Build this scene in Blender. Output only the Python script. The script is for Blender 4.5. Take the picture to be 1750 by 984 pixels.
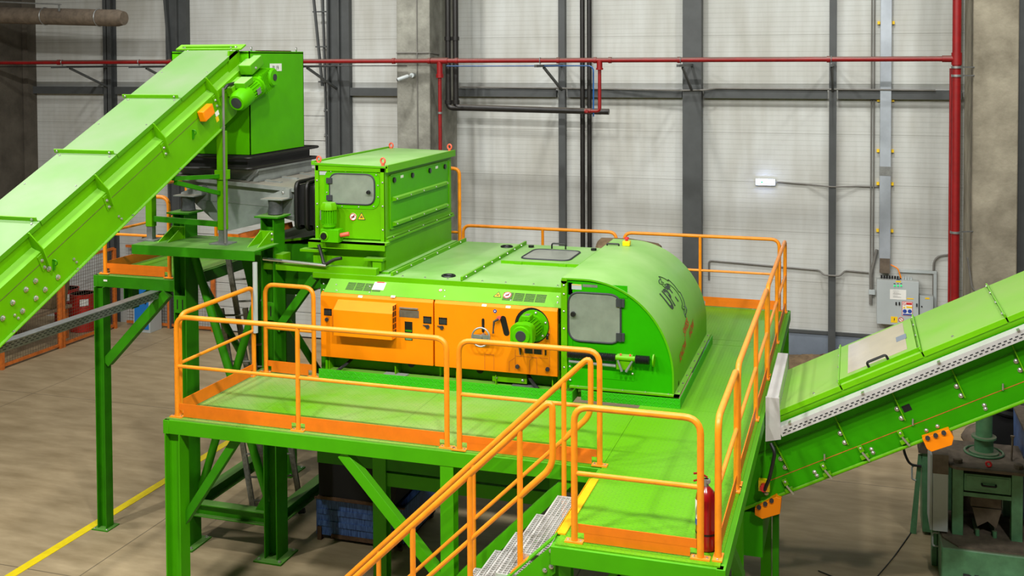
import bpy, math, random
from mathutils import Vector, Matrix
random.seed(7)
S = bpy.context.scene
for o in list(bpy.data.objects): bpy.data.objects.remove(o)
C = bpy.data.collections.new('place'); S.collection.children.link(C)
PI = math.pi

# ---------------------------------------------------------------- camera
YAW, PITCH, ROLL, FPX, PPY = -0.3071, 0.03023, 0.00437, 1843.4, 156.6
def cam_axes():
    cy, sy = math.cos(YAW), math.sin(YAW)
    f = Vector((sy, cy, 0)); r = Vector((cy, -sy, 0)); d = Vector((0, 0, -1))
    cp, sp = math.cos(PITCH), math.sin(PITCH)
    f2 = f*cp + d*sp; d2 = d*cp - f*sp
    cr, sr = math.cos(ROLL), math.sin(ROLL)
    return r*cr + d2*sr, d2*cr - r*sr, f2
AR, AD, AF = cam_axes()
CAM = Vector((0, 0, 6.5))
cd = bpy.data.cameras.new('camera'); cam = bpy.data.objects.new('camera', cd); C.objects.link(cam)
m = Matrix.Identity(4)
for i in range(3):
    m[i][0] = AR[i]; m[i][1] = -AD[i]; m[i][2] = -AF[i]; m[i][3] = CAM[i]
cam.matrix_world = m
cd.sensor_width = 36; cd.lens = FPX/1750*36; cd.shift_y = -(492-PPY)/1750; cd.clip_end = 200
S.camera = cam
def at(px, py, **k):
    """the point of the world plane X=, Y= or Z= seen at a place of the photograph (used for measuring real planes)"""
    d = AR*((px-875)/FPX) + AD*((py-PPY)/FPX) + AF
    (a, v), = k.items(); i = 'XYZ'.index(a)
    return CAM + d*((v-CAM[i])/d[i])

# ---------------------------------------------------------------- light
S.view_settings.view_transform = 'Standard'; S.view_settings.look = 'None'
S.view_settings.exposure = -0.06; S.view_settings.gamma = 1; S.view_settings.use_curve_mapping = False
w = bpy.data.worlds.new('world'); S.world = w; w.use_nodes = True
w.node_tree.nodes['Background'].inputs[0].default_value = (1.0, 0.98, 0.93, 1)
w.node_tree.nodes['Background'].inputs[1].default_value = 0.05
def lamp(name, loc, target, power, size, spread=180, col=(1, 0.985, 0.95)):
    l = bpy.data.lights.new(name, 'AREA'); l.shape = 'DISK'; l.size = size; l.energy = power; l.color = col; l.spread = math.radians(spread)
    o = bpy.data.objects.new(name, l); C.objects.link(o); o.location = loc
    o.rotation_euler = (Vector(target)-Vector(loc)).to_track_quat('-Z', 'Y').to_euler()
for lx, kp in ((-13.0, 1.25), (-8.8, 0.85), (-4.6, 1.0), (-0.4, 1.1), (3.8, 0.8)):
    lamp('high_bay_light', (lx, 11.0, 11.7), (lx, 11.4, 0), 240*kp, 0.5)
    lamp('high_bay_light', (lx, 3.5, 11.7), (lx, 7.5, 0), 680*kp, 0.5)
    lamp('high_bay_light', (lx, 17.8, 11.7), (lx, 22.5, 3.5), 82, 0.5, 92)

# ---------------------------------------------------------------- materials
def lin(c): return tuple(((v/255)/12.92 if v/255 <= 0.04045 else (((v/255)+0.055)/1.055)**2.4) for v in c)
def mat(name, col, rough=0.45, metal=0.0, var=0.12, scale=3.0, dust=0.0, dustcol=(170, 180, 130), bump=0.0, bscale=40, stretch=(1, 1, 1), spec=0.5, emit=0, col2=None, coat=0, dlo=0.45, dhi=0.95):
    m = bpy.data.materials.new(name); m.use_nodes = True; nt = m.node_tree; N = nt.nodes; L = nt.links
    b = N['Principled BSDF']; b.inputs['Roughness'].default_value = rough; b.inputs['Metallic'].default_value = metal
    b.inputs['Specular IOR Level'].default_value = spec
    c = lin(col)
    geo = N.new('ShaderNodeNewGeometry'); mp = N.new('ShaderNodeMapping'); mp.inputs['Scale'].default_value = stretch
    L.new(geo.outputs['Position'], mp.inputs['Vector'])
    n1 = N.new('ShaderNodeTexNoise'); n1.inputs['Scale'].default_value = scale; n1.inputs['Detail'].default_value = 6; n1.inputs['Roughness'].default_value = 0.62
    L.new(mp.outputs[0], n1.inputs['Vector'])
    r = N.new('ShaderNodeValToRGB'); r.color_ramp.elements[0].position = 0.3; r.color_ramp.elements[1].position = 0.7
    a = tuple(max(0, v*(1-var*1.3)) for v in c) if col2 is None else lin(col2)
    z = tuple(min(1, v*(1+var)) for v in c)
    r.color_ramp.elements[0].color = a+(1,); r.color_ramp.elements[1].color = z+(1,)
    L.new(n1.outputs['Fac'], r.inputs[0]); out = r.outputs[0]
    if dust > 0:      # dust lying on faces that look upward
        sp = N.new('ShaderNodeSeparateXYZ'); L.new(geo.outputs['Normal'], sp.inputs[0])
        mr = N.new('ShaderNodeMapRange'); mr.inputs[1].default_value = dlo; mr.inputs[2].default_value = dhi; L.new(sp.outputs['Z'], mr.inputs[0])
        n2 = N.new('ShaderNodeTexNoise'); n2.inputs['Scale'].default_value = 1.7; n2.inputs['Detail'].default_value = 5; L.new(geo.outputs['Position'], n2.inputs['Vector'])
        m2 = N.new('ShaderNodeMapRange'); m2.inputs[1].default_value = 0.25; m2.inputs[2].default_value = 0.75; m2.inputs[3].default_value = dust*0.5; m2.inputs[4].default_value = dust; L.new(n2.outputs['Fac'], m2.inputs[0])
        mu = N.new('ShaderNodeMath'); mu.operation = 'MULTIPLY'; L.new(mr.outputs[0], mu.inputs[0]); L.new(m2.outputs[0], mu.inputs[1])
        mx = N.new('ShaderNodeMix'); mx.data_type = 'RGBA'; L.new(mu.outputs[0], mx.inputs[0]); L.new(out, mx.inputs[6]); mx.inputs[7].default_value = lin(dustcol)+(1,)
        out = mx.outputs[2]
    L.new(out, b.inputs['Base Color'])
    if bump > 0:
        nb = N.new('ShaderNodeTexNoise'); nb.inputs['Scale'].default_value = bscale; L.new(mp.outputs[0], nb.inputs['Vector'])
        bp = N.new('ShaderNodeBump'); bp.inputs['Strength'].default_value = bump; bp.inputs['Distance'].default_value = 0.02
        L.new(nb.outputs['Fac'], bp.inputs['Height']); L.new(bp.outputs[0], b.inputs['Normal'])
    if emit:
        b.inputs['Emission Color'].default_value = c+(1,); b.inputs['Emission Strength'].default_value = emit
    if coat: b.inputs['Coat Weight'].default_value = coat
    return m
M = {}
M['green'] = mat('green_paint', (96, 172, 0), 0.45, spec=0.16, var=0.10, scale=1.3, dust=0.38, dustcol=(160, 190, 115))
M['green_clean'] = mat('green_paint_clean', (80, 174, 0), 0.45, spec=0.1, var=0.08, scale=2)
M['green_dusty'] = mat('green_paint_dusty_lid', (84, 164, 8), 0.42, spec=0.2, var=0.08, scale=1.2, dust=0.8, dustcol=(172, 206, 142))
M['green_lid'] = mat('green_conveyor_lid_paint', (78, 150, 10), 0.42, spec=0.2, var=0.08, scale=1.2, dust=1.0, dustcol=(128, 150, 112), dlo=0.2, dhi=0.9)  # dusty lid green, copied darker to offset the lamp close above
M['green_cover_top'] = mat('green_cover_top_paint', (84, 166, 8), 0.42, spec=0.2, var=0.08, scale=1.2, dust=0.85, dustcol=(166, 204, 130), dlo=0.05, dhi=0.95)
M['window_warm'] = mat('dusty_beige_window', (172, 162, 134), 0.3, var=0.12, scale=4, dust=0.5, dustcol=(184, 176, 156))
M['green_patchy'] = mat('green_lid_patchy_dust', (104, 180, 4), 0.45, spec=0.15, var=0.06, scale=1.2, dust=0.7, dustcol=(150, 176, 104), dlo=0.2, dhi=0.9)
M['green_cover'] = mat('green_cover_side_paint', (42, 162, 0), 0.45, spec=0.1, var=0.06, scale=2)  # same machine green, the lamps' effect on this side put into the hue
M['green_conv'] = mat('green_conveyor_side_paint', (50, 152, 0), 0.45, spec=0.12, var=0.10, scale=2)  # darker copy of the machine green, shading put into the colour
M['green_steel'] = mat('green_structural_paint', (48, 132, 4), 0.5, spec=0.2, var=0.16, scale=2.5, dust=0.45, dustcol=(150, 172, 110))
M['green_bright'] = mat('platform_beam_paint', (68, 162, 0), 0.5, spec=0.2, var=0.08, scale=2.0, dust=0.2, dustcol=(150, 190, 90))
M['green_dark'] = mat('green_frame_paint', (46, 128, 4), 0.5, spec=0.2, var=0.16, scale=2.5)
M['orange'] = mat('orange_panel_paint', (255, 140, 0), 0.42, var=0.05, scale=3, spec=0.3)
M['orange_rail'] = mat('orange_rail_paint', (246, 146, 22), 0.4, var=0.10, scale=9, dust=0.22, dustcol=(225, 175, 120))
M['orange_dull'] = mat('worn_orange_paint', (196, 104, 34), 0.6, var=0.25, scale=8)
M['orange_toe'] = mat('orange_toe_board_paint', (232, 118, 10), 0.45, var=0.08, scale=6)
M['nosing'] = mat('orange_yellow_nosing_paint', (255, 178, 0), 0.5, var=0.08, scale=8)
M['steel'] = mat('galvanised_steel', (150, 152, 150), 0.42, metal=0.6, var=0.15, scale=14)
M['zinc'] = mat('bright_zinc', (200, 200, 196), 0.3, metal=0.85, var=0.1)
M['duct'] = mat('silver_cable_duct', (178, 186, 194), 0.4, metal=0.35, var=0.18, scale=1.2)
M['tray'] = mat('grey_sheet_tray', (200, 200, 198), 0.45, metal=0.25, var=0.08, dust=0.2, dustcol=(190, 186, 176))
M['alu'] = mat('ladder_aluminium', (130, 130, 120), 0.45, metal=0.5, var=0.3, scale=20)
M['trough'] = mat('grey_trough_steel', (150, 156, 152), 0.45, metal=0.25, var=0.18, scale=3, dust=0.85, dustcol=(178, 168, 150))
M['rubber'] = mat('black_rubber', (16, 14, 13), 0.5, var=0.3, dust=0.22, dustcol=(80, 68, 54))
M['rubber_grey'] = mat('grey_rubber_mount', (70, 72, 74), 0.6, var=0.25, scale=20)
M['black'] = mat('black_plastic', (20, 20, 22), 0.4, var=0.2)
M['matblack'] = mat('black_chute_steel', (8, 8, 8), 0.75, var=0.3)
M['window'] = mat('dull_polycarbonate_window', (128, 136, 124), 0.22, var=0.12, scale=5, dust=0.4, dustcol=(176, 176, 164))
M['white'] = mat('white_label', (236, 236, 230), 0.5, var=0.03)
M['yellow'] = mat('yellow_label', (250, 205, 20), 0.5, var=0.05)
M['red'] = mat('red_label', (205, 40, 40), 0.5, var=0.05)
M['blue'] = mat('blue_label', (40, 70, 160), 0.5, var=0.05)
M['ink'] = mat('printed_ink', (48, 50, 54), 0.6, var=0.05)
M['logo_ink'] = mat('grey_logo_vinyl', (34, 56, 40), 0.5, var=0.05)
M['red_ink'] = mat('red_lettering', (196, 66, 30), 0.5, var=0.1)
M['red_pipe'] = mat('red_pipe_paint', (140, 14, 16), 0.45, var=0.15, scale=8, dust=1.0, dustcol=(92, 76, 66), dlo=0.15, dhi=0.6)
M['red_gloss'] = mat('extinguisher_red', (140, 8, 16), 0.22, var=0.08, coat=0.5)
M['ring_red'] = mat('lifting_eye_red', (226, 92, 66), 0.45, var=0.08)
M['black_pipe'] = mat('black_drain_pipe', (34, 32, 30), 0.4, var=0.25, dust=0.6, dustcol=(110, 102, 90))
M['concrete'] = mat('grey_concrete', (138, 138, 128), 0.85, var=0.25, scale=2.6, bump=0.3, bscale=18, col2=(108, 107, 98))
M['concrete_warm'] = mat('stained_concrete', (160, 153, 134), 0.85, scale=1.3, bump=0.3, bscale=14, col2=(112, 105, 88), var=0.1)
M['concrete_dark'] = mat('dark_left_concrete', (92, 86, 76), 0.9, scale=1.4, bump=0.3, bscale=14, col2=(66, 61, 52), var=0.15)
M['steel_grey'] = mat('grey_painted_column', (72, 75, 75), 0.5, var=0.12, scale=3)
M['plinth'] = mat('blue_grey_plinth', (118, 128, 140), 0.7, var=0.10, scale=3)
M['cab'] = mat('cabinet_grey_paint', (178, 186, 186), 0.45, var=0.03, dust=0.6, dustcol=(128, 118, 100))
M['press_green'] = mat('worn_press_green', (92, 146, 104), 0.5, var=0.2, scale=6, dust=0.85, dustcol=(112, 98, 84))
M['dusty'] = mat('dusty_brown_steel', (104, 92, 78), 0.8, var=0.25, scale=8)
M['container_blue'] = mat('scratched_blue_paint', (70, 100, 150), 0.55, scale=9, stretch=(5, 5, 0.7), col2=(30, 52, 100), var=0.6)
M['rust'] = mat('rusty_steel', (92, 66, 44), 0.85, var=0.4, scale=12)
M['barrel_red'] = mat('red_drum_paint', (190, 36, 24), 0.45, var=0.1)
M['cab_blue'] = mat('blue_door_paint', (30, 120, 200), 0.45, var=0.05)
M['bin_brown'] = mat('dirty_plastic_bin', (116, 100, 66), 0.6, var=0.25, scale=7)
M['sack'] = mat('brown_cloth', (112, 92, 66), 0.9, var=0.3, scale=9, bump=0.5)
M['wood'] = mat('worn_table_top', (146, 126, 100), 0.7, var=0.2, scale=3, stretch=(1, 6, 6))
M['stripe'] = mat('yellow_floor_paint', (240, 214, 10), 0.5, var=0.08, scale=8)
M['glow'] = mat('emergency_light_lens', (190, 205, 255), 0.3, emit=40.0)
M['led'] = mat('green_indicator', (20, 200, 110), 0.3, emit=0.9)
M['eyellow'] = mat('yellow_button_housing', (248, 214, 0), 0.4, var=0.03)
M['cable'] = mat('grey_cable', (112, 110, 104), 0.6, var=0.15)
M['cable_black'] = mat('black_cable', (26, 26, 26), 0.5, var=0.2)
M['blue_pipe'] = mat('blue_hose', (24, 90, 160), 0.4)

def nodes_of(name, rough=0.8):
    m = bpy.data.materials.new(name); m.use_nodes = True
    return m, m.node_tree.nodes, m.node_tree.links, m.node_tree.nodes['Principled BSDF']
def mth(N, L, op, a, b=None, c=None):
    n = N.new('ShaderNodeMath'); n.operation = op
    for i, v in enumerate((a, b, c)):
        if v is None: continue
        if isinstance(v, (int, float)): n.inputs[i].default_value = v
        else: L.new(v, n.inputs[i])
    return n.outputs[0]
def chequer(name, col, dustcol, dustamt, s=25.0):
    """raised lozenge tread plate"""
    m, N, L, b = nodes_of(name)
    g = N.new('ShaderNodeNewGeometry'); sp = N.new('ShaderNodeSeparateXYZ'); L.new(g.outputs['Position'], sp.inputs[0])
    sn = N.new('ShaderNodeSeparateXYZ'); L.new(g.outputs['Normal'], sn.inputs[0])
    up = mth(N, L, 'GREATER_THAN', mth(N, L, 'ABSOLUTE', sn.outputs['Z']), 0.5)
    yy = mth(N, L, 'ADD', mth(N, L, 'MULTIPLY', sp.outputs['Y'], up), mth(N, L, 'MULTIPLY', sp.outputs['Z'], mth(N, L, 'SUBTRACT', 1, up)))
    xx = mth(N, L, 'ADD', sp.outputs['X'], mth(N, L, 'MULTIPLY', sp.outputs['Y'], mth(N, L, 'SUBTRACT', 1, up)))
    X = mth(N, L, 'MULTIPLY', xx, s); Y = mth(N, L, 'MULTIPLY', yy, s)
    fx = mth(N, L, 'SUBTRACT', mth(N, L, 'FRACT', X), 0.5); fy = mth(N, L, 'SUBTRACT', mth(N, L, 'FRACT', Y), 0.5)
    par = mth(N, L, 'MODULO', mth(N, L, 'ABSOLUTE', mth(N, L, 'ADD', mth(N, L, 'FLOOR', X), mth(N, L, 'FLOOR', Y))), 2)
    sg = mth(N, L, 'SUBTRACT', mth(N, L, 'MULTIPLY', par, 2), 1)
    a = mth(N, L, 'ADD', fx, mth(N, L, 'MULTIPLY', fy, sg)); c = mth(N, L, 'SUBTRACT', fx, mth(N, L, 'MULTIPLY', fy, sg))
    a = mth(N, L, 'DIVIDE', a, 0.16); c = mth(N, L, 'DIVIDE', c, 0.75)
    h = mth(N, L, 'MAXIMUM', 0, mth(N, L, 'SUBTRACT', 1, mth(N, L, 'ADD', mth(N, L, 'MULTIPLY', a, a), mth(N, L, 'MULTIPLY', c, c))))
    bp = N.new('ShaderNodeBump'); bp.inputs['Strength'].default_value = 0.8; bp.inputs['Distance'].default_value = 0.006
    L.new(h, bp.inputs['Height']); L.new(bp.outputs[0], b.inputs['Normal'])
    n = N.new('ShaderNodeTexNoise'); n.inputs['Scale'].default_value = 0.8; n.inputs['Detail'].default_value = 7; n.inputs['Roughness'].default_value = 0.6; L.new(g.outputs['Position'], n.inputs['Vector'])
    mr = N.new('ShaderNodeMapRange'); mr.inputs[1].default_value = 0.35; mr.inputs[2].default_value = 0.65; mr.inputs[3].default_value = 0.05*dustamt; mr.inputs[4].default_value = dustamt; L.new(n.outputs['Fac'], mr.inputs[0])
    mx = N.new('ShaderNodeMix'); mx.data_type = 'RGBA'; gx = N.new('ShaderNodeMapRange'); gx.interpolation_type = 'SMOOTHSTEP'; gx.inputs[1].default_value = -4.4; gx.inputs[2].default_value = -2.2; gx.inputs[3].default_value = 1.0; gx.inputs[4].default_value = 0.12; L.new(sp.outputs['X'], gx.inputs[0])
    L.new(mth(N, L, 'MINIMUM', 1, mth(N, L, 'ADD', mth(N, L, 'MULTIPLY', mr.outputs[0], gx.outputs[0]), mth(N, L, 'MULTIPLY', h, 0.10))), mx.inputs[0]); mx.inputs[6].default_value = lin(col)+(1,); mx.inputs[7].default_value = lin(dustcol)+(1,)
    L.new(mx.outputs[2], b.inputs['Base Color']); b.inputs['Roughness'].default_value = 0.42; b.inputs['Specular IOR Level'].default_value = 0.3
    return m
M['tread'] = chequer('green_tread_plate', (92, 164, 0), (134, 166, 96), 0.95)
M['tread_skirt'] = chequer('green_tread_plate_skirt', (44, 168, 10), (90, 190, 40), 0.4, 22)

def panel_wall():
    m, N, L, b = nodes_of('white_sandwich_panel')
    g = N.new('ShaderNodeNewGeometry'); sp = N.new('ShaderNodeSeparateXYZ'); L.new(g.outputs['Position'], sp.inputs[0])
    z = sp.outputs['Z']
    rib = mth(N, L, 'SINE', mth(N, L, 'MULTIPLY', z, 2*PI/0.1))
    rib = mth(N, L, 'MULTIPLY', mth(N, L, 'GREATER_THAN', rib, 0.86), 1.0)
    j = mth(N, L, 'FRACT', mth(N, L, 'SUBTRACT', z, 2.955)); joint = mth(N, L, 'LESS_THAN', mth(N, L, 'ABSOLUTE', mth(N, L, 'SUBTRACT', j, 0.0)), 0.018)
    bp = N.new('ShaderNodeBump'); bp.inputs['Strength'].default_value = 0.35; bp.inputs['Distance'].default_value = 0.01; bp.invert = True
    L.new(mth(N, L, 'ADD', rib, mth(N, L, 'MULTIPLY', joint, 3)), bp.inputs['Height']); L.new(bp.outputs[0], b.inputs['Normal'])
    n = N.new('ShaderNodeTexNoise'); n.inputs['Scale'].default_value = 0.7; n.inputs['Detail'].default_value = 6; L.new(g.outputs['Position'], n.inputs['Vector'])
    mp = N.new('ShaderNodeMapping'); mp.inputs['Scale'].default_value = (2.4, 1, 0.35); L.new(g.outputs['Position'], mp.inputs['Vector'])
    n2 = N.new('ShaderNodeTexNoise'); n2.inputs['Scale'].default_value = 1.6; n2.inputs['Detail'].default_value = 5; L.new(mp.outputs[0], n2.inputs['Vector'])
    f = mth(N, L, 'MULTIPLY', mth(N, L, 'ADD', n.outputs['Fac'], n2.outputs['Fac']), 0.5)
    r = N.new('ShaderNodeValToRGB'); r.color_ramp.elements[0].position = 0.36; r.color_ramp.elements[1].position = 0.62
    r.color_ramp.elements[0].color = lin((176, 176, 168))+(1,); r.color_ramp.elements[1].color = lin((198, 201, 197))+(1,)
    L.new(f, r.inputs[0])
    mx = N.new('ShaderNodeMix'); mx.data_type = 'RGBA'; L.new(mth(N, L, 'ADD', mth(N, L, 'MULTIPLY', joint, 0.32), mth(N, L, 'MULTIPLY', rib, 0.12)), mx.inputs[0]); L.new(r.outputs[0], mx.inputs[6]); mx.inputs[7].default_value = lin((96, 92, 82))+(1,)
    L.new(mx.outputs[2], b.inputs['Base Color']); b.inputs['Roughness'].default_value = 0.55
    return m
M['panel'] = panel_wall()
def floor_mat():
    m, N, L, b = nodes_of('worn_brown_concrete_floor')
    g = N.new('ShaderNodeNewGeometry')
    mp = N.new('ShaderNodeMapping'); mp.inputs['Scale'].default_value = (0.5, 1.7, 1); mp.inputs['Rotation'].default_value = (0, 0, 0.4); L.new(g.outputs['Position'], mp.inputs['Vector'])
    n = N.new('ShaderNodeTexNoise'); n.inputs['Scale'].default_value = 2.0; n.inputs['Detail'].default_value = 11; n.inputs['Roughness'].default_value = 0.62; L.new(mp.outputs[0], n.inputs['Vector'])
    r = N.new('ShaderNodeValToRGB'); r.color_ramp.elements[0].position = 0.32; r.color_ramp.elements[1].position = 0.7
    r.color_ramp.elements[0].color = lin((142, 124, 92))+(1,); r.color_ramp.elements[1].color = lin((176, 157, 124))+(1,); L.new(n.outputs['Fac'], r.inputs[0])
    sp = N.new('ShaderNodeSeparateXYZ'); L.new(g.outputs['Position'], sp.inputs[0])
    jx = mth(N, L, 'LESS_THAN', mth(N, L, 'FRACT', mth(N, L, 'DIVIDE', mth(N, L, 'ADD', sp.outputs['X'], 9.3), 6)), 0.003)
    jy = mth(N, L, 'LESS_THAN', mth(N, L, 'FRACT', mth(N, L, 'DIVIDE', mth(N, L, 'ADD', sp.outputs['Y'], 0.9), 6)), 0.003)
    mx = N.new('ShaderNodeMix'); mx.data_type = 'RGBA'; L.new(mth(N, L, 'MULTIPLY', mth(N, L, 'MAXIMUM', jx, jy), 0.6), mx.inputs[0]); L.new(r.outputs[0], mx.inputs[6]); mx.inputs[7].default_value = lin((50, 44, 36))+(1,)
    L.new(mx.outputs[2], b.inputs['Base Color']); b.inputs['Roughness'].default_value = 0.62
    return m
M['floor'] = floor_mat()
def mesh_mat():
    m, N, L, b = nodes_of('wire_mesh')
    b.inputs['Base Color'].default_value = lin((110, 96, 78))+(1,); b.inputs['Metallic'].default_value = 0.4
    return m
M['wire'] = mesh_mat()

# ---------------------------------------------------------------- mesh builder
def V(*a): return Vector(a)
class MB:
    def __init__(s): s.v = []; s.f = []
    def add(s, vs, fs):
        b = len(s.v); s.v += [Vector(v) for v in vs]; s.f += [tuple(i+b for i in f) for f in fs]; return s
    def box(s, x0, x1, y0, y1, z0, z1):
        x0, x1 = sorted((x0, x1)); y0, y1 = sorted((y0, y1)); z0, z1 = sorted((z0, z1))
        return s.add([(x0,y0,z0),(x1,y0,z0),(x1,y1,z0),(x0,y1,z0),(x0,y0,z1),(x1,y0,z1),(x1,y1,z1),(x0,y1,z1)],
                     [(0,3,2,1),(4,5,6,7),(0,1,5,4),(1,2,6,5),(2,3,7,6),(3,0,4,7)])
    def obox(s, c, u, v, n, a, b, h):
        """oriented box: centre c, half sizes a along u, b along v, h along n"""
        c, u, v, n = Vector(c), Vector(u).normalized(), Vector(v).normalized(), Vector(n).normalized()
        if u.cross(v).dot(n) < 0: n = -n
        P = [c+u*(a*i)+v*(b*j)+n*(h*k) for k in (-1,1) for (i,j) in ((-1,-1),(1,-1),(1,1),(-1,1))]
        return s.add(P, [(0,3,2,1),(4,5,6,7),(0,1,5,4),(1,2,6,5),(2,3,7,6),(3,0,4,7)])
    def bar(s, p, q, w, h, up=(0,0,1)):
        p, q = Vector(p), Vector(q); d = (q-p); L = d.length; d.normalize()
        up = Vector(up); side = d.cross(up)
        if side.length < 1e-4: up = Vector((0,1,0)); side = d.cross(up)
        side.normalize(); n = side.cross(d)
        return s.obox((p+q)/2, d, side, n, L/2, w/2, h/2)
    def ibeam(s, p, q, w, h, t=0.012, up=(0,0,1)):
        """H section: web along `up`, flanges at its two ends"""
        p, q = Vector(p), Vector(q); d = (q-p).normalized(); up = Vector(up); side = d.cross(up).normalized(); n = side.cross(d)
        o = n*(h/2-t/2)
        s.bar(p+o, q+o, w, t, n); s.bar(p-o, q-o, w, t, n); s.bar(p, q, t*0.8, h-2*t, n); return s
    def prism(s, pts, ax, a, b):
        """2-D outline extruded along axis ax ('X': pts are (y,z); 'Y': (x,z); 'Z': (x,y))"""
        def P(p, t): return {'X': (t, p[0], p[1]), 'Y': (p[0], t, p[1]), 'Z': (p[0], p[1], t)}[ax]
        n = len(pts); vs = [P(p, a) for p in pts]+[P(p, b) for p in pts]
        fs = [tuple(range(n)), tuple(reversed(range(n, 2*n)))]+[(i, i+n, (i+1)%n+n, (i+1)%n) for i in range(n)]
        return s.add(vs, fs)
    def sweep(s, pts, rs, n=10, closed=False, caps=True):
        pts = [Vector(p) for p in pts]; k = len(pts)
        if isinstance(rs, (int, float)): rs = [rs]*k
        T = []
        for i in range(k):
            if closed: t = pts[(i+1)%k]-pts[i-1]
            else: t = pts[min(i+1, k-1)]-pts[max(i-1, 0)]
            T.append(t.normalized())
        a = Vector((0,0,1)) if abs(T[0].z) < 0.9 else Vector((1,0,0))
        u = T[0].cross(a).normalized(); base = len(s.v); vs = []
        for i in range(k):
            u = (u-T[i]*u.dot(T[i])).normalized(); v = T[i].cross(u)
            for j in range(n):
                an = 2*PI*j/n; vs.append(pts[i]+(u*math.cos(an)+v*math.sin(an))*rs[i])
        fs = []
        for i in range(k if closed else k-1):
            for j in range(n):
                fs.append((i*n+j, i*n+(j+1)%n, ((i+1)%k)*n+(j+1)%n, ((i+1)%k)*n+j))
        if caps and not closed: fs += [tuple(reversed(range(n))), tuple(range((k-1)*n, k*n))]
        return s.add(vs, fs)
    def cyl(s, p, q, r, n=16, r2=None): 
        return s.sweep([p, q], [r, r if r2 is None else r2], n)
    def rev(s, p, q, prof, n=20):
        """solid of revolution about p->q: prof is [(t, r)]"""
        p, q = Vector(p), Vector(q); d = (q-p).normalized()
        a = Vector((0,0,1)) if abs(d.z) < 0.9 else Vector((1,0,0)); u = d.cross(a).normalized(); v = d.cross(u)
        vs = []; 
        for t, r in prof:
            c = p+(q-p)*t
            for j in range(n): an = 2*PI*j/n; vs.append(c+(u*math.cos(an)+v*math.sin(an))*max(r, 1e-4))
        k = len(prof); fs = [(i*n+j, (i+1)*n+j, (i+1)*n+(j+1)%n, i*n+(j+1)%n) for i in range(k-1) for j in range(n)]
        fs += [tuple(range(n)), tuple(reversed(range((k-1)*n, k*n)))]
        return s.add(vs, fs)
    def bent(s, pts, r, bend=0.12, n=10, seg=6, closed=False):
        pts = [Vector(p) for p in pts]; out = []
        K = len(pts)
        for i, p in enumerate(pts):
            if not closed and (i == 0 or i == K-1): out.append(p); continue
            a, b = pts[i-1], pts[(i+1)%K]; da = (a-p); db = (b-p); la, lb = da.length, db.length
            bb = min(bend, la*0.45, lb*0.45); A = p+da.normalized()*bb; B = p+db.normalized()*bb
            for t in range(seg+1):
                t = t/seg; out.append(A*(1-t)**2+p*2*t*(1-t)+B*t*t)
        return s.sweep(out, r, n, closed)
    def ring(s, c, nrm, R, r, n=24, m=8):
        c, nrm = Vector(c), Vector(nrm).normalized(); a = Vector((0,0,1)) if abs(nrm.z) < 0.9 else Vector((1,0,0))
        u = nrm.cross(a).normalized(); v = nrm.cross(u)
        return s.sweep([c+(u*math.cos(2*PI*i/n)+v*math.sin(2*PI*i/n))*R for i in range(n)], r, m, closed=True)
    def plate(s, c, u, v, w, h, rad, th, seg=5):
        """rounded rectangle plate centred at c in the plane (u, v), thickness th along u x v"""
        c, u, v = Vector(c), Vector(u).normalized(), Vector(v).normalized(); n = u.cross(v); pts = []
        rad = min(rad, w/2-1e-4, h/2-1e-4)
        for (sx, sy, a0) in ((1,1,0),(-1,1,90),(-1,-1,180),(1,-1,270)):
            for i in range(seg+1):
                a = math.radians(a0+90*i/seg); pts.append(((w/2-rad)*sx+rad*math.cos(a), (h/2-rad)*sy+rad*math.sin(a)))
        k = len(pts)
        vs = [c+u*x+v*y for x, y in pts]+[c+u*x+v*y+n*th for x, y in pts]
        return s.add(vs, [tuple(reversed(range(k))), tuple(range(k, 2*k))]+[(i, (i+1)%k, (i+1)%k+k, i+k) for i in range(k)])
    def blob(s, c, rx, ry, rz, n=14, m=9, jit=0.0, seed=0):
        rr = random.Random(seed); vs = []; c = Vector(c)
        for i in range(m+1):
            ph = PI*i/m
            for j in range(n):
                th = 2*PI*j/n; k = 1+jit*(rr.random()-0.5)*2
                vs.append(c+Vector((rx*math.sin(ph)*math.cos(th)*k, ry*math.sin(ph)*math.sin(th)*k, rz*math.cos(ph)*k)))
        return s.add(vs, [(i*n+j, (i+1)*n+j, (i+1)*n+(j+1)%n, i*n+(j+1)%n) for i in range(m) for j in range(n)])
def root_of(o):
    while o.parent: o = o.parent
    return o
def obj(name, mb, mt, parent=None, bevel=0, sharp=35):
    me = bpy.data.meshes.new(name); 
    if parent is not None: off = root_of(parent).location
    else:
        xs = [v.x for v in mb.v]; ys = [v.y for v in mb.v]; off = Vector(((min(xs)+max(xs))/2, (min(ys)+max(ys))/2, min(v.z for v in mb.v)))
    me.from_pydata([tuple(v-off) for v in mb.v], [], mb.f); me.validate(); me.update()
    import bmesh
    bm = bmesh.new(); bm.from_mesh(me); bmesh.ops.recalc_face_normals(bm, faces=bm.faces); bm.to_mesh(me); bm.free()
    me.materials.append(M[mt] if isinstance(mt, str) else mt)
    me.shade_smooth(); me.set_sharp_from_angle(angle=math.radians(sharp))
    o = bpy.data.objects.new(name, me); C.objects.link(o)
    if parent is None: o.location = off
    else: o.parent = parent
    if bevel:
        b = o.modifiers.new('bevel', 'BEVEL'); b.width = bevel; b.segments = 2; b.limit_method = 'ANGLE'; b.angle_limit = math.radians(50)
    return o
def thing(name, label, cat, loc, group=None):
    o = bpy.data.objects.new(name, None); C.objects.link(o); o.location = loc; o.empty_display_size = 0.1
    o['label'] = label; o['category'] = cat
    if group: o['group'] = group
    return o
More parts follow.
